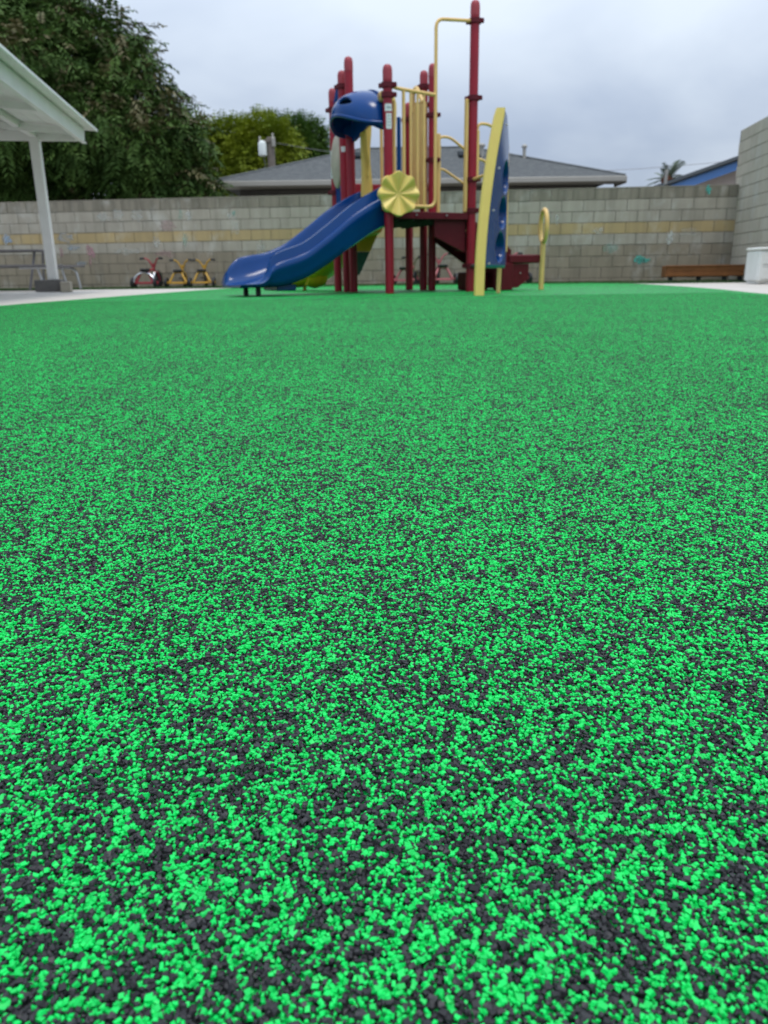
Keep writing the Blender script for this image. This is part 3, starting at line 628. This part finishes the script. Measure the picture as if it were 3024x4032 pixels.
# stair handrails, one each side
for t, s0 in ((T1, S1 + 0.09), (0.0, S1 + 0.06)):
    zt = 1.82; 
    hr_ = MB().tube(rpath([(s0, t, 1.22), (s0, t, zt), (s0 + 0.16, t, zt), (s0 + 0.42, t, 1.67), (s0 + 0.44, t, 0.45)], 0.07), 0.0165, 10).build('handrail', 'tube', ps, 50)
    MB().tube(rpath([(s0, t, 1.45), (s0 + 0.07, t, 1.45), (s0 + 0.44, t, 1.26)], 0.04), 0.015, 10).build('lower_rail', 'tube', hr_, 50)
    MB().box((s0 - 0.005, t, 1.50), (0.05, 0.05, 0.5), None, 0.008).build('rail_plate', 'tube', hr_, 40)

# climbing panel, front right: two bowed beams with a blue pierced panel between
iR = Matrix.Rotation(-PHI, 3, 'Z'); o0 = Vector((0.10, 9.08, 0))
def loc(x, y, z): return iR @ (Vector((x, y, z)) - o0)
BX = lambda z: 0.958 + 0.062 * z * z
BY = lambda z: 7.80 + 0.045 * z
zs = [i * 1.66 / 26 for i in range(27)]
rings = []
dn = Vector((0.46, 0.89, 0)).normalized(); dw = Vector((dn.y, -dn.x, 0))
for z in zs:
    c = Vector((BX(z), BY(z), z)); hw = 0.048 * (0.82 if z > 1.6 else 1)
    rings.append([loc(*(c + Vector((x, 0, 0)) + Vector((0, y, 0)))) for x, y in ((-hw, -.022), (-hw * .8, -.034), (hw * .8, -.034), (hw, -.022), (hw, .03), (-hw, .03))])
climb = MB().loft(rings).build('climber_beam', 'cream', ps, 50)
pts = [loc(1.265 + 0.03 * z, 8.62 + 0.05 * z, z) for z in (0, 0.4, 0.9, 1.4)]
MB().tube(pts, 0.024, 10).build('rear_leg', 'tube', climb, 50)
# panel as a bent sheet with three round through holes, built by strips round each hole
W0, PZ0, PZ1 = 0.78, 0.255, 1.655
def pan(u, z):
    c = Vector((BX(z) + 0.05, BY(z), z)); far = Vector((1.325 - 0.03 * max(z - 1.3, 0) ** 2, 8.50 + 0.03 * z, z))
    p = c.lerp(far, u); p.x += 0.008 * math.sin(PI * u); return p
HOLES = [(0.62, 0.455, 0.140), (0.68, 0.785, 0.145), (0.72, 1.125, 0.145)]
def pan_front(u, v):
    z = PZ0 + v * (PZ1 - PZ0); k = max(0.0, (z - 1.40) / (PZ1 - 1.40)); uu = u * (1 - 0.9 * k ** 1.8)
    p = pan(uu, z); dep = 0.0
    for hu, hz, hr_ in HOLES:
        d_ = math.hypot((uu - hu) * 0.62, z - hz) / hr_
        q_ = min(1, max(0, (1.06 - d_) / 0.22)); dep = max(dep, q_ * q_ * (3 - 2 * q_))
        if 0.95 < d_ < 1.3: dep -= 0.06 * math.sin((d_ - 0.95) / 0.35 * PI)      # raised lip round the pocket
    eg = max(0, 1 - min(u, 1 - u) / 0.05) ** 2 + max(0, 1 - min(v, 1 - v) / 0.025) ** 2
    return p - Vector((0.90, -0.44, 0)) * (0.085 * dep + 0.014 * min(eg, 1))
GU, GV = 64, 120
Vp = [loc(*pan_front(j / GU, i / GV)) for i in range(GV + 1) for j in range(GU + 1)]
nv = len(Vp)
Vp += [loc(*(pan(j / GU * (1 - 0.9 * max(0.0, (PZ0 + i / GV * (PZ1 - PZ0) - 1.40) / (PZ1 - 1.40)) ** 1.8), PZ0 + i / GV * (PZ1 - PZ0)) - Vector((0.09, -0.044, 0)))) for i in range(GV + 1) for j in range(GU + 1)]
ix = lambda i, j: i * (GU + 1) + j
Fp = [(ix(i, j), ix(i, j + 1), ix(i + 1, j + 1), ix(i + 1, j)) for i in range(GV) for j in range(GU)]
Fp += [tuple(q + nv for q in reversed(f)) for f in Fp]
for i in range(GV): Fp += [(ix(i, 0), ix(i + 1, 0), ix(i + 1, 0) + nv, ix(i, 0) + nv), (ix(i + 1, GU), ix(i, GU), ix(i, GU) + nv, ix(i + 1, GU) + nv)]
for j in range(GU): Fp += [(ix(0, j + 1), ix(0, j), ix(0, j) + nv, ix(0, j + 1) + nv), (ix(GV, j), ix(GV, j + 1), ix(GV, j + 1) + nv, ix(GV, j) + nv)]
MB().add(Vp, Fp).build('climbing_panel', 'blue', climb, 60)
for z in (0.30, 0.78, 1.15, 1.52):
    MB().lathe([(0.011, -0.01), (0.011, 0.004), (0.005, 0.008)], 10, loc(BX(z) + 0.085, BY(z) - 0.012, z)).build('bolt', 'steel', climb, 40)
for z in (0.29, 1.23):
    a_ = Vector((S1, 0, z)); c_ = Vector(loc(1.25, 8.72, z)); d_ = (c_ - a_).normalized()
    MB().tube([a_ + d_ * 0.05, c_], 0.017, 10).build('stay', 'tube' if z > 1 else 'greysteel', climb, 50)

# ------------------------------------------------------------------ patio shelter on the left
sh = empty('patio_shelter', (-5.45, 13.4, 0), R(8.4), 'white wooden patio shelter with square post and low roof at the left', 'shelter')
MB().box((0, 0, 1.265), (0.145, 0.145, 2.15), None, 0.008).build('post', 'white', sh, 30)
MB().box((-0.06, 0.0, 0.095), (0.42, 0.34, 0.19), None, 0.01).build('footing', 'footing', sh, 30)
MB().box((0.0, -5.6, 2.425), (0.09, 11.8, 0.17), None, 0.005).build('post_beam', 'white', sh, 30)
MB().box((-2.70, -0.03, 2.37), (6.9, 0.05, 0.155), None, 0.004).build('end_beam', 'white', sh, 30)
MB().box((0.78, -6.15, 2.35), (0.04, 11.95, 0.185), Matrix.Rotation(R(6), 3, 'Y'), 0.004).build('fascia', 'white', sh, 30)
MB().box((0.785, -6.15, 2.245), (0.065, 11.96, 0.018), None, 0.003).build('drip_edge', 'white', sh, 30)
rs = MB().box((-2.84, -6.08, 2.71), (7.6, 12.2, 0.022), Matrix.Rotation(R(3.8), 3, 'Y'), 0.003).build('roof_sheet', 'white', sh, 30)
MB().box((0.955, -6.08, 2.46), (0.03, 12.22, 0.04), None, 0.006).build('roof_edge', 'whiteplastic', rs, 30)
for k in range(9): MB().box((0.66 - 0.165 * k - (0.02 if k > 4 else 0), -6.0, 2.44 + 0.011 * k - 0.05), (0.155, 11.7, 0.018), Matrix.Rotation(R(3.8), 3, 'Y')).build('soffit_board', 'white', sh, None) if k != 5 and k != 4 else None
for k in range(7): MB().box((-1.0, -0.9 - 1.7 * k, 2.42), (3.6, 0.045, 0.09), Matrix.Rotation(R(3.8), 3, 'Y')).build('rafter', 'white', sh, None)
for k in range(1, 4): MB().box((0, -3.6 * k, 1.15), (0.145, 0.145, 2.3), None, 0.008).build('post', 'white', sh, 30)
cbk = MB().box((-5.18, 13.22, 0.075), (0.16, 0.2, 0.17), Matrix.Rotation(R(12), 3, 'Z'), 0.012).build('concrete_block', 'tanblock'); tag(cbk, 'small tan concrete block lying beside the white post footing', 'block')

# picnic table
pt_ = empty('picnic_table', (-7.05, 14.95, 0), R(3), 'grey picnic table with bent steel legs behind the white post', 'table')
for k in range(4): MB().box((0, -0.27 + 0.18 * k, 0.70), (1.75, 0.165, 0.035), None, 0.004).build('tabletop_plank', 'greyplank', pt_, 30)
for y in (-0.62, 0.62): MB().box((0.1, y, 0.43), (2.45, 0.26, 0.04), None, 0.005).build('bench_seat', 'greyplank', pt_, 30)
for x in (-0.75, 0.75):
    MB().tube([(x - 0.12, -0.35, 0.02), (x, -0.2, 0.68)], 0.022, 8).build('leg', 'greysteel', pt_, 40); MB().tube([(x - 0.12, 0.35, 0.02), (x, 0.2, 0.68)], 0.022, 8).build('leg', 'greysteel', pt_, 40)
for y in (-0.62, 0.62):
    MB().tube(rpath([(0.6, y, 0.40), (1.18, y, 0.40), (1.24, y, 0.0)], 0.14), 0.024, 10).build('bench_leg', 'steel', pt_, 50)
    MB().tube([(0.92, y, 0.40), (1.0, y, 0.0)], 0.022, 10).build('bench_leg', 'steel', pt_, 50)
    MB().tube([(-1.0, y, 0.0), (-0.95, y, 0.40)], 0.022, 10).build('bench_leg', 'steel', pt_, 50)

# planter box and white box on the right
pl = empty('planter_box', (5.93, 14.78, 0), R(-6.5), 'long low brown wooden planter box standing against the block walls', 'planter')
for z in (0.115, 0.205): MB().box((0, -0.16, z + 0.02), (1.38, 0.028, 0.085), None, 0.004).build('front_plank', 'brownwood', pl, 30)
for x in (-0.69, 0.69): MB().box((x, 0.0, 0.18), (0.03, 0.33, 0.2), None, 0.004).build('end_board', 'brownwood', pl, 30)
MB().box((0, 0.16, 0.18), (1.38, 0.028, 0.19), None, 0.004).build('back_board', 'brownwood', pl, 30)
MB().box((0, 0, 0.24), (1.34, 0.29, 0.03)).build('soil', 'dirt', pl, None)
MB().box((0, -0.165, 0.275), (1.44, 0.06, 0.022), None, 0.004).build('top_rail', 'brownwood', pl, 30)
for x in (-0.6, -0.1, 0.35, 0.62): MB().box((x, -0.1, 0.035), (0.07, 0.07, 0.09), None, 0.004).build('foot', 'black', pl, 30)
bx = empty('storage_box', (6.12, 12.0, 0), R(-3), 'white plastic box with panelled front at the right edge by the wall', 'box')
MB().box((0, 0, 0.245), (1.16, 0.5, 0.45), None, 0.03).build('body', 'whiteplastic', bx, 40)
MB().box((0, 0, 0.49), (1.18, 0.53, 0.035), None, 0.012).build('lid', 'whiteplastic', bx, 40)
for z in (0.145, 0.355): MB().box((0, -0.252, z), (1.04, 0.012, 0.165), None, 0.005).build('front_panel', 'whiteplastic', bx, 40)
MB().box((-0.42, -0.262, 0.437), (0.05, 0.012, 0.02), None, 0.004).build('latch', 'whiteplastic', bx, 40)
for x in (-0.5, 0.5): MB().box((x, 0, 0.012), (0.1, 0.4, 0.025), None, 0.004).build('foot', 'whiteplastic', bx, 30)

# ------------------------------------------------------------------ tricycles
def trike(loc, rz, paint, label, fork='paint', grip='black', scale=1.0, fender=False):
    root = empty('tricycle', loc, rz, label, 'tricycle', 'tricycles parked along the block wall'); root.scale = (scale,) * 3
    fk = paint if fork == 'paint' else fork
    def wheel(name, c, r, wd, parent):
        wv = MB().lathe([(r * .62, -wd * .4), (r * .9, -wd / 2), (r, -wd * .3), (r, wd * .3), (r * .9, wd / 2), (r * .62, wd * .4)], 20, c, 'x').build(name, 'black', parent, 40)
        MB().lathe([(0.012, -wd * .6), (r * .2, -wd * .5), (r * .62, -wd * .2), (r * .62, wd * .2), (r * .2, wd * .5), (0.012, wd * .6)], 16, c, 'x').build('rim', paint, wv, 40)
    wheel('rear_wheel', (-0.225, 0, 0.095), 0.095, 0.05, root); wheel('rear_wheel', (0.225, 0, 0.095), 0.095, 0.05, root); wheel('front_wheel', (0, 0.47, 0.135), 0.135, 0.04, root)
    fr = MB().tube([(-0.2, 0, 0.095), (0.2, 0, 0.095)], 0.014, 8)
    fr.box((0, -0.02, 0.085), (0.33, 0.06, 0.014))
    for x in (-1, 1): fr.tube([(x * 0.165, -0.02, 0.095), (x * 0.075, 0.03, 0.265), (x * 0.03, 0.06, 0.285)], 0.019, 8)
    fr.tube([(0, 0.06, 0.285), (0, 0.36, 0.33)], 0.018, 8)
    fr.build('frame', paint, root, 40)
    MB().loft([[(x * .085 * k, 0.05 + y * 0.10 * k, z) for x, y in [(math.cos(a) * (1 - .25 * math.sin(a)), math.sin(a)) for a in [2 * PI * i / 14 for i in range(14)]]] for k, z in ((.8, .285), (1, .30), (1, .325), (.8, .335))]).build('seat', 'black', root, 60)
    st_ = MB().tube([(0, 0.36, 0.28), (0, 0.345, 0.42)], 0.02, 8)
    for x in (-1, 1):
        st_.tube([(x * 0.035, 0.47, 0.135), (x * 0.035, 0.40, 0.27), (0, 0.365, 0.30)], 0.012, 8)
        st_.tube(rpath([(x * 0.02, 0.345, 0.36), (x * 0.055, 0.335, 0.45), (x * 0.10, 0.32, 0.50), (x * 0.15, 0.30, 0.515)], 0.05, 4), 0.014, 8)
    st_.build('handlebar', fk, root, 50)
    for x in (-1, 1): MB().tube([(x * 0.145, 0.302, 0.515), (x * 0.225, 0.275, 0.505)], 0.019, 8).build('grip', grip, root, 50)
    for x in (-1, 1): MB().box((x * 0.075, 0.47 + x * 0.05, 0.135 - x * .04), (0.06, 0.05, 0.018)).build('pedal', 'black', root, None)
    if fender:
        arc = [Vector((0, 0.47 + 0.165 * math.cos(a), 0.135 + 0.165 * math.sin(a))) for a in [R(20 + 140 * k / 10) for k in range(11)]]
        MB().tube(arc, 0.026, 8).build('fender', 'chrome', root, 50)
        for x in (-1, 1):
            MB().tube(rpath([(0, 0.02, 0.27), (x * 0.1, 0.0, 0.25), (x * 0.19, -0.02, 0.17), (x * 0.2, -0.03, 0.10)], 0.06, 4), 0.02, 8).build('rear_arch', 'chrome', root, 50)
    return root
TZ = -0.004
trike((-4.68, 15.95, TZ), R(-14), 'trikered', 'red tricycle with silver arched fenders, left of the yellow tricycles', 'trikered', scale=1.12, fender=True)
trike((-4.03, 15.98, TZ), R(-3), 'trikeyellow', 'yellow tricycle with black seat, next to the red and silver tricycle', scale=1.04)
trike((-3.55, 15.96, TZ), R(2), 'trikeyellow', 'yellow tricycle farther right, nearest to the blue slide', scale=1.04)
trike((0.42, 15.2, TZ), R(-38), 'trikepink', 'faded red tricycle seen behind the near red post', 'trikebrown')
trike((1.17, 15.1, TZ), R(8), 'trikepink', 'faded red tricycle seen right of the dark rear posts', 'trikepink', scale=1.1)
trike((2.55, 14.98, TZ), R(18), 'trikepink', 'faded red tricycle mostly hidden behind the red transfer platform', scale=1.08)

# ------------------------------------------------------------------ neighbouring houses
h1 = empty('house', (1.05, 22, 0.07), 0, 'low house with grey shingle hip roof behind the block wall', 'house')
X0, X1, Y0, Y1, ZE, ZRG = -5.45, 5.45, 0.0, 6.8, 2.52, 3.72
RL, RR, YR = -1.55, 1.65, 3.35
MB().add([(X0, Y0, ZE), (X1, Y0, ZE), (X1, Y1, ZE), (X0, Y1, ZE), (RL, YR, ZRG), (RR, YR, ZRG - .03)], [(0, 1, 5, 4), (1, 2, 5), (2, 3, 4, 5), (3, 0, 4), (3, 2, 1, 0)]).build('roof', 'shingle', h1, None)
rf = h1.children[0]
# shingle courses as thin laps over the front and right slopes
nrow = 22
for k in range(nrow):
    a0, a1 = k / nrow, (k + 1) / nrow
    def fr_(x, u): return None
    P = []
    for a, dz in ((a0, 0.022), (a1 + 0.01, 0.004)):
        a = min(a, 1); xl = X0 + (RL - X0) * a; xr = X1 + (RR - X1) * a; P += [(xl, Y0 + (YR - Y0) * a, ZE + (ZRG - ZE) * a + dz), (xr, Y0 + (YR - Y0) * a, ZE + (ZRG - .03 * 0 - ZE) * a + dz)]
    lo = [(p[0], p[1], p[2] - 0.018) for p in P]
    MB().add(P + lo, [(0, 1, 3, 2), (0, 4, 5, 1), (4, 6, 7, 5), (2, 3, 7, 6), (0, 2, 6, 4), (1, 5, 7, 3)]).build('shingle_course', 'shingle', rf, None)
for a, b_ in (((X0, Y0, ZE), (RL, YR, ZRG)), ((X1, Y0, ZE), (RR, YR, ZRG)), ((RL, YR, ZRG), (RR, YR, ZRG))):
    MB().tube([Vector(a) + Vector((0, 0, 0.02)), Vector(b_) + Vector((0, 0, 0.02))], 0.035, 6).build('ridge_cap', 'shingle', rf, None)
MB().box((0, -0.05, 2.45), (10.95, 0.1, 0.135), None, 0.015).build('gutter', 'gutter', h1, 30)
MB().box((0, 0.3, 2.39), (10.9, 0.6, 0.02)).build('soffit', 'gutter', h1, None)
MB().box((0, 3.4, 1.14), (9.7, 5.6, 2.44)).build('wall', 'housewall', h1, None)
MB().box((5.47, 0.5, 2.43), (0.06, 1.0, 0.16)).build('gutter', 'gutter', h1, None)
for x, y, r_ in ((1.9, 2.2, .07), (3.1, 2.0, .05)):
    zz = ZE + (ZRG - ZE) * y / YR; MB().lathe([(r_, zz - .1), (r_, zz + .28), (r_ * 1.6, zz + .28), (r_ * 1.6, zz + .33), (0.01, zz + .38)], 12, (x, y, 0)).build('vent_pipe', 'gutter', h1, 40)
for x, y in ((-1.85, 2.35), (1.55, 2.3)):
    zz = ZE + (ZRG - ZE) * y / YR; MB().box((x, y, zz + 0.05), (0.62, 0.5, 0.11), Matrix.Rotation(R(19), 3, 'X'), 0.02).build('roof_vent', 'darkroof', h1, 30)
h2 = empty('house', (9.6, 20.6, 0), 0, 'pink house gable with blue roof trim at the right behind the wall', 'house')
def gz(x): return 2.02 + (x + 3.0) * 0.327
MB().prism([(-2.7, 0, 0), (3.0, 0, 0), (3.0, 0, gz(1.9)), (1.8, 0, gz(1.8) - .05), (-2.7, 0, gz(-2.7) - .05)], (0, 6, 0)).build('wall', 'pinkwall', h2, None)
MB().prism([(-3.1, -0.5, gz(-3.1) - .20), (1.8, -0.5, gz(1.8) - .20), (1.8, -0.5, gz(1.8)), (-3.1, -0.5, gz(-3.1))], (0, 0.05, 0)).build('rake_board', 'bluetrim', h2, None)
MB().prism([(-3.15, -0.55, gz(-3.15) + .003), (1.8, -0.55, gz(1.8) + .003), (1.8, -0.55, gz(1.8) + .045), (-3.15, -0.55, gz(-3.15) + .045)], (0, 6.6, 0)).build('roof', 'darkroof', h2, None)
MB().lathe([(.045, 2.2), (.045, 2.62), (.03, 2.63)], 10, (-2.3, 0.6, 0)).build('vent_pipe', 'gutter', h2, 40)

# ------------------------------------------------------------------ utility pole and wire
up_ = empty('utility_pole', (-3.85, 30, 0), 0, 'weathered wooden utility pole with white transformer among the green trees', 'utility pole')
MB().lathe([(.17, 0), (.13, 4.86), (.11, 4.88)], 12).build('pole', 'polewood', up_, 40)
MB().box((-0.12, -0.1, 4.74), (0.62, 0.09, 0.11), Matrix.Rotation(R(-12), 3, 'Y'), 0.01).build('crossarm', 'polewood', up_, 30)
MB().lathe([(.10, 4.25), (.15, 4.28), (.15, 4.66), (.12, 4.72), (.05, 4.76)], 16, (-0.28, -0.1, 0)).build('transformer', 'sticker', up_, 40)
MB().box((0.12, -0.12, 4.7), (0.12, 0.12, 0.3), None, 0.02).build('fuse_box', 'gutter', up_, 30)
for x in (-0.36, 0.1): MB().lathe([(.03, 0), (.05, .03), (.03, .08), (.045, .11), (.015, .17)], 10, (x, -0.1, 4.78 + (x + .12) * 0.21)).build('insulator', 'gutter', up_, 40)
MB().tube([(-0.25, -.1, 4.2), (-0.2, -.12, 3.95), (-0.32, -.1, 3.7), (-0.12, -.1, 3.4)], 0.015, 6).build('cable', 'greysteel', up_, 40)
wr = MB().tube([Vector((-3.7 + 17 * k / 14, 30 - 3 * k / 14, 4.70 - 1.0 * k / 14 - 0.9 * math.sin(PI * k / 14) * 0.8)) for k in range(15)], 0.008, 5).build('power_line', 'greysteel'); tag(wr, 'thin sagging power line above the grey roof', 'power line')

# ------------------------------------------------------------------ trees
def foliage(name, lobes, n, leaf, m, parent, seed, droop=0.6, leaflets=7, mtip=None, tipfrac=0.0, shell=0.55):
    """sprays of paired leaflets spread through overlapping lobes (x, y, z, rx, ry, rz)"""
    r = np.random.default_rng(seed); lb = np.array(lobes); wgt = (lb[:, 3] * lb[:, 5]); wgt = wgt / wgt.sum()
    idx = r.choice(len(lb), n, p=wgt); d = r.normal(size=(n, 3)); d /= np.linalg.norm(d, axis=1, keepdims=True)
    rad = shell + (1 - shell) * r.random(n) ** 0.7; rad *= 1 + 0.10 * r.normal(size=n)
    C = lb[idx, :3] + d * lb[idx, 3:6] * rad[:, None]
    out_ = d + r.normal(size=(n, 3)) * 0.45; out_[:, 2] -= droop; out_ /= np.linalg.norm(out_, axis=1, keepdims=True)
    upv = np.array([0, 0, 1.0]); sdv = np.cross(out_, upv) + 1e-4; sdv /= np.linalg.norm(sdv, axis=1, keepdims=True); nrm = np.cross(sdv, out_)
    tone_ = r.random(n); V = []; sc_ = leaf * (0.7 + 0.6 * r.random(n))
    for k in range(leaflets):
        u = (k + 0.6) / leaflets; ln = (0.55 + 0.45 * math.sin(PI * (0.15 + 0.8 * u)))
        for sg in (-1, 1):
            base_ = C + out_ * (u * 1.9 * sc_)[:, None] - np.array([0, 0, 1]) * (u * u * 0.7 * sc_ * droop)[:, None]
            ddir = sdv * sg * 0.8 + out_ * 0.5 + nrm * r.normal(0, 0.25, (n, 1)); ddir[:, 2] -= 0.25 * droop
            L_ = (sc_ * 0.62 * ln)[:, None]; wdt = out_ * 0.17 + nrm * r.normal(0, 0.06, (n, 1))
            mid = base_ + ddir * L_ * 0.5; tip = base_ + ddir * L_ - np.array([0, 0, 1]) * L_ * 0.15
            V.append(np.stack([base_, mid + wdt * L_, tip, mid - wdt * L_], 1))
    V = np.concatenate(V, 0); q = len(V)
    me = bpy.data.meshes.new(name); me.vertices.add(q * 4); me.vertices.foreach_set('co', V.reshape(-1).astype(np.float32)); me.loops.add(q * 4)
    me.loops.foreach_set('vertex_index', np.arange(q * 4, dtype=np.int32)); me.polygons.add(q); me.polygons.foreach_set('loop_start', np.arange(0, q * 4, 4, dtype=np.int32)); me.update(calc_edges=True)
    me.materials.append(MT[m])
    if mtip:
        me.materials.append(MT[mtip]); top = (d[:, 2] + 0.35 * r.normal(size=n)) > (1 - tipfrac * 2)
        me.polygons.foreach_set('material_index', np.tile(top.astype(np.int32), leaflets * 2))
    return link(name, me, parent)
def trunk(root, base, limbs, r0, m='bark'):
    t_ = MB().tube(limbs[0], [r0 * (1 - 0.6 * i / (len(limbs[0]) - 1)) for i in range(len(limbs[0]))], 10).build('trunk', m, root, 60)
    for l in limbs[1:]: MB().tube(l, [r0 * 0.5 * (1 - 0.75 * i / (len(l) - 1)) for i in range(len(l))], 8).build('limb', m, t_, 60)
S = 0.01265
tr = empty('tree', (-7.6, 21.3, 0), 0, 'large dark green drooping tree on the left, towering behind the block wall', 'tree')
def lob(px, py, r, dy=0.0, e=1.0): 
    return (  (px - 814) * S * (21.3 + dy) / 21.3 + 7.6, dy, 0.22 + (597 - py) * S * 1.03 * (21.3 + dy) / 21.3 * 0.93, r * S * 1.05, r * S * 1.1, r * S * e)
lobes = [lob(*a) for a in [(415, 335, 45, -.1), (440, 400, 36, -.2), (445, 425, 30, -.5), (350, 420, 60, -.3), (20, 40, 120), (120, 70, 75), (190, 75, 55, -.4), (230, 150, 80, -.3), (300, 165, 60, .2), (330, 215, 65, -.2), (355, 290, 75, 0), (400, 300, 48, -.4), (425, 345, 34, -.2), (300, 300, 100, -.6), (180, 240, 120, -.5), (60, 200, 150, 0), (-40, 300, 160, 0), (385, 395, 62, -.3), (430, 405, 34, -.6), (260, 390, 100, .2), (110, 390, 130, .3), (0, 420, 110, .4), (160, 130, 90, -.6), (90, 300, 100, -.9), (220, 300, 70, -1.2), (330, 370, 60, -1.0), (-120, 150, 170, .2), (-180, 350, 170, .3)]]
rl = random.Random(4)
for L0 in list(lobes):
    for _ in range(5):
        d_ = Vector((rl.gauss(0, 1), rl.gauss(0, 1) - .3, rl.gauss(0, 1) + .3)).normalized(); q_ = rl.uniform(.22, .38)
        lobes.append((L0[0] + d_.x * L0[3], L0[1] + d_.y * L0[4], L0[2] + d_.z * L0[5], L0[3] * q_, L0[4] * q_, L0[5] * q_))
foliage('crown', lobes, 20000, 0.27, 'leafdark', tr, 3, 0.75, 7, 'leaftip', 0.13, 0.5)
trunk(tr, None, [[(0, 0.2, 0), (0.1, 0.2, 1.2), (-0.1, 0.2, 2.6), (0.2, 0.2, 4.6)], [(0.05, .2, 1.4), (1.2, 0, 2.4), (2.6, -.1, 3.0)], [(0, .2, 1.6), (-1.4, .2, 2.8), (-2.6, .2, 4.0)], [(0, .2, 2.4), (1.3, .1, 3.8), (2.0, 0, 4.6)], [(0, 0.2, 1.2), (2.0, 0.1, 1.8), (3.2, -.2, 2.1)]], 0.30)
tb = empty('tree', (-5.5, 33, 0), 0, 'bright yellow-green tree around the utility pole, behind the grey roof', 'tree')
S2 = 0.0196
def lob2(px, py, r, dy=0.0, x0=-5.5): return ((px - 829) * S2 - x0, dy, 0.22 + (592 - py) * S2 * 0.985, r * S2, r * S2, r * S2 * 0.9)
foliage('crown', [lob2(*a) for a in [(465, 345, 28), (490, 335, 30), (525, 330, 34), (555, 330, 36), (600, 325, 34), (620, 335, 36), (640, 355, 28), (560, 375, 50), (500, 380, 48), (610, 385, 40), (450, 385, 40), (455, 420, 40), (530, 425, 60), (480, 310, 14), (600, 302, 16)]], 8000, 0.26, 'leafbright', tb, 5, 0.2, 5, None, 0, 0.55)
trunk(tb, None, [[(0, 0, 0), (0.1, 0, 1.5), (0, 0, 3.2)], [(0, 0, 1.5), (-.9, 0, 2.8), (-1.4, 0, 3.8)], [(0, 0, 1.6), (1.0, 0, 2.9), (1.5, 0, 4.2)]], 0.2)
tm = empty('tree', (-2.9, 36, 0), 0, 'rounded mid green tree just left of the play structure, behind the grey roof', 'tree')
S3 = 0.0213
def lob3(px, py, r, dy=0.0, x0=-2.9): return ((px - 829) * S3 - x0, dy, 0.22 + (591 - py) * S3 * 0.985, r * S3, r * S3, r * S3 * 0.9)
foliage('crown', [lob3(*a) for a in [(640, 320, 28), (675, 322, 30), (698, 330, 26), (690, 355, 34), (655, 360, 44), (620, 350, 40), (700, 385, 34), (650, 400, 50)]], 5000, 0.27, 'leafmid', tm, 6, 0.2, 5, None, 0, 0.55)
trunk(tm, None, [[(0, 0, 0), (0.1, 0, 1.5), (0, 0, 3.6)], [(0, 0, 1.5), (-.8, 0, 3.0), (-1.2, 0, 4.4)], [(0, 0, 1.6), (.8, 0, 3.0), (1.0, 0, 4.4)]], 0.2)
# small palm
pm = empty('palm_tree', (9.0, 26, -0.1), 0, 'small shaggy palm beside the blue roof trim', 'palm')
MB().lathe([(.16, 0), (.14, 2.4), (.17, 2.85), (.19, 3.0), (.10, 3.12)], 12).build('trunk', 'palmtrunk', pm, 40)
for k in range(24):
    a = random.random() * 2 * PI; el = random.uniform(-0.2, 1.35); L_ = random.uniform(0.45, 0.75); b = MB()
    d = Vector((math.cos(a) * math.cos(el), math.sin(a) * math.cos(el), math.sin(el))); side_v = d.cross(Vector((0, 0, 1))).normalized(); c0 = Vector((0, 0, 3.0))
    if k < 9: d = Vector((0.55 + random.gauss(0, .25), random.gauss(0, .3), 1)).normalized(); L_ = 0.8
    for i in range(9):
        u = (i + 1) / 9; c_ = c0 + d * L_ * u + Vector((0, 0, -0.25 * u * u * L_))
        for sg in (-1, 1):
            tip = c_ + (side_v * sg * 0.8 + d * 0.5).normalized() * 0.2 * (1.2 - u * .6) + Vector((0, 0, -0.05))
            b.add([c_ - d * 0.012, c_ + d * 0.012, tip, tip - d * 0.01], [(0, 1, 2, 3)])
    b.tube([c0, c0 + d * L_ * 0.5 + Vector((0, 0, -0.06 * L_)), c0 + d * L_ + Vector((0, 0, -0.25 * L_))], 0.012, 5)
    b.build('frond', 'palm', pm, None)
# leaves of a tree over the tall wall, top right corner
ct = empty('tree', (9.4, 17.8, 0), 0, 'tip of a dark tree just showing above the tall tan wall', 'tree')
foliage('crown', [(-.3, 0, 2.55, .75, .7, .75), (.4, 0, 2.3, .8, .8, .8)], 700, 0.2, 'leafdark', ct, 9, 0.4, 5)
trunk(ct, None, [[(0, 0, 0), (0.05, 0, 1.2), (0, 0, 2.4)]], 0.12)
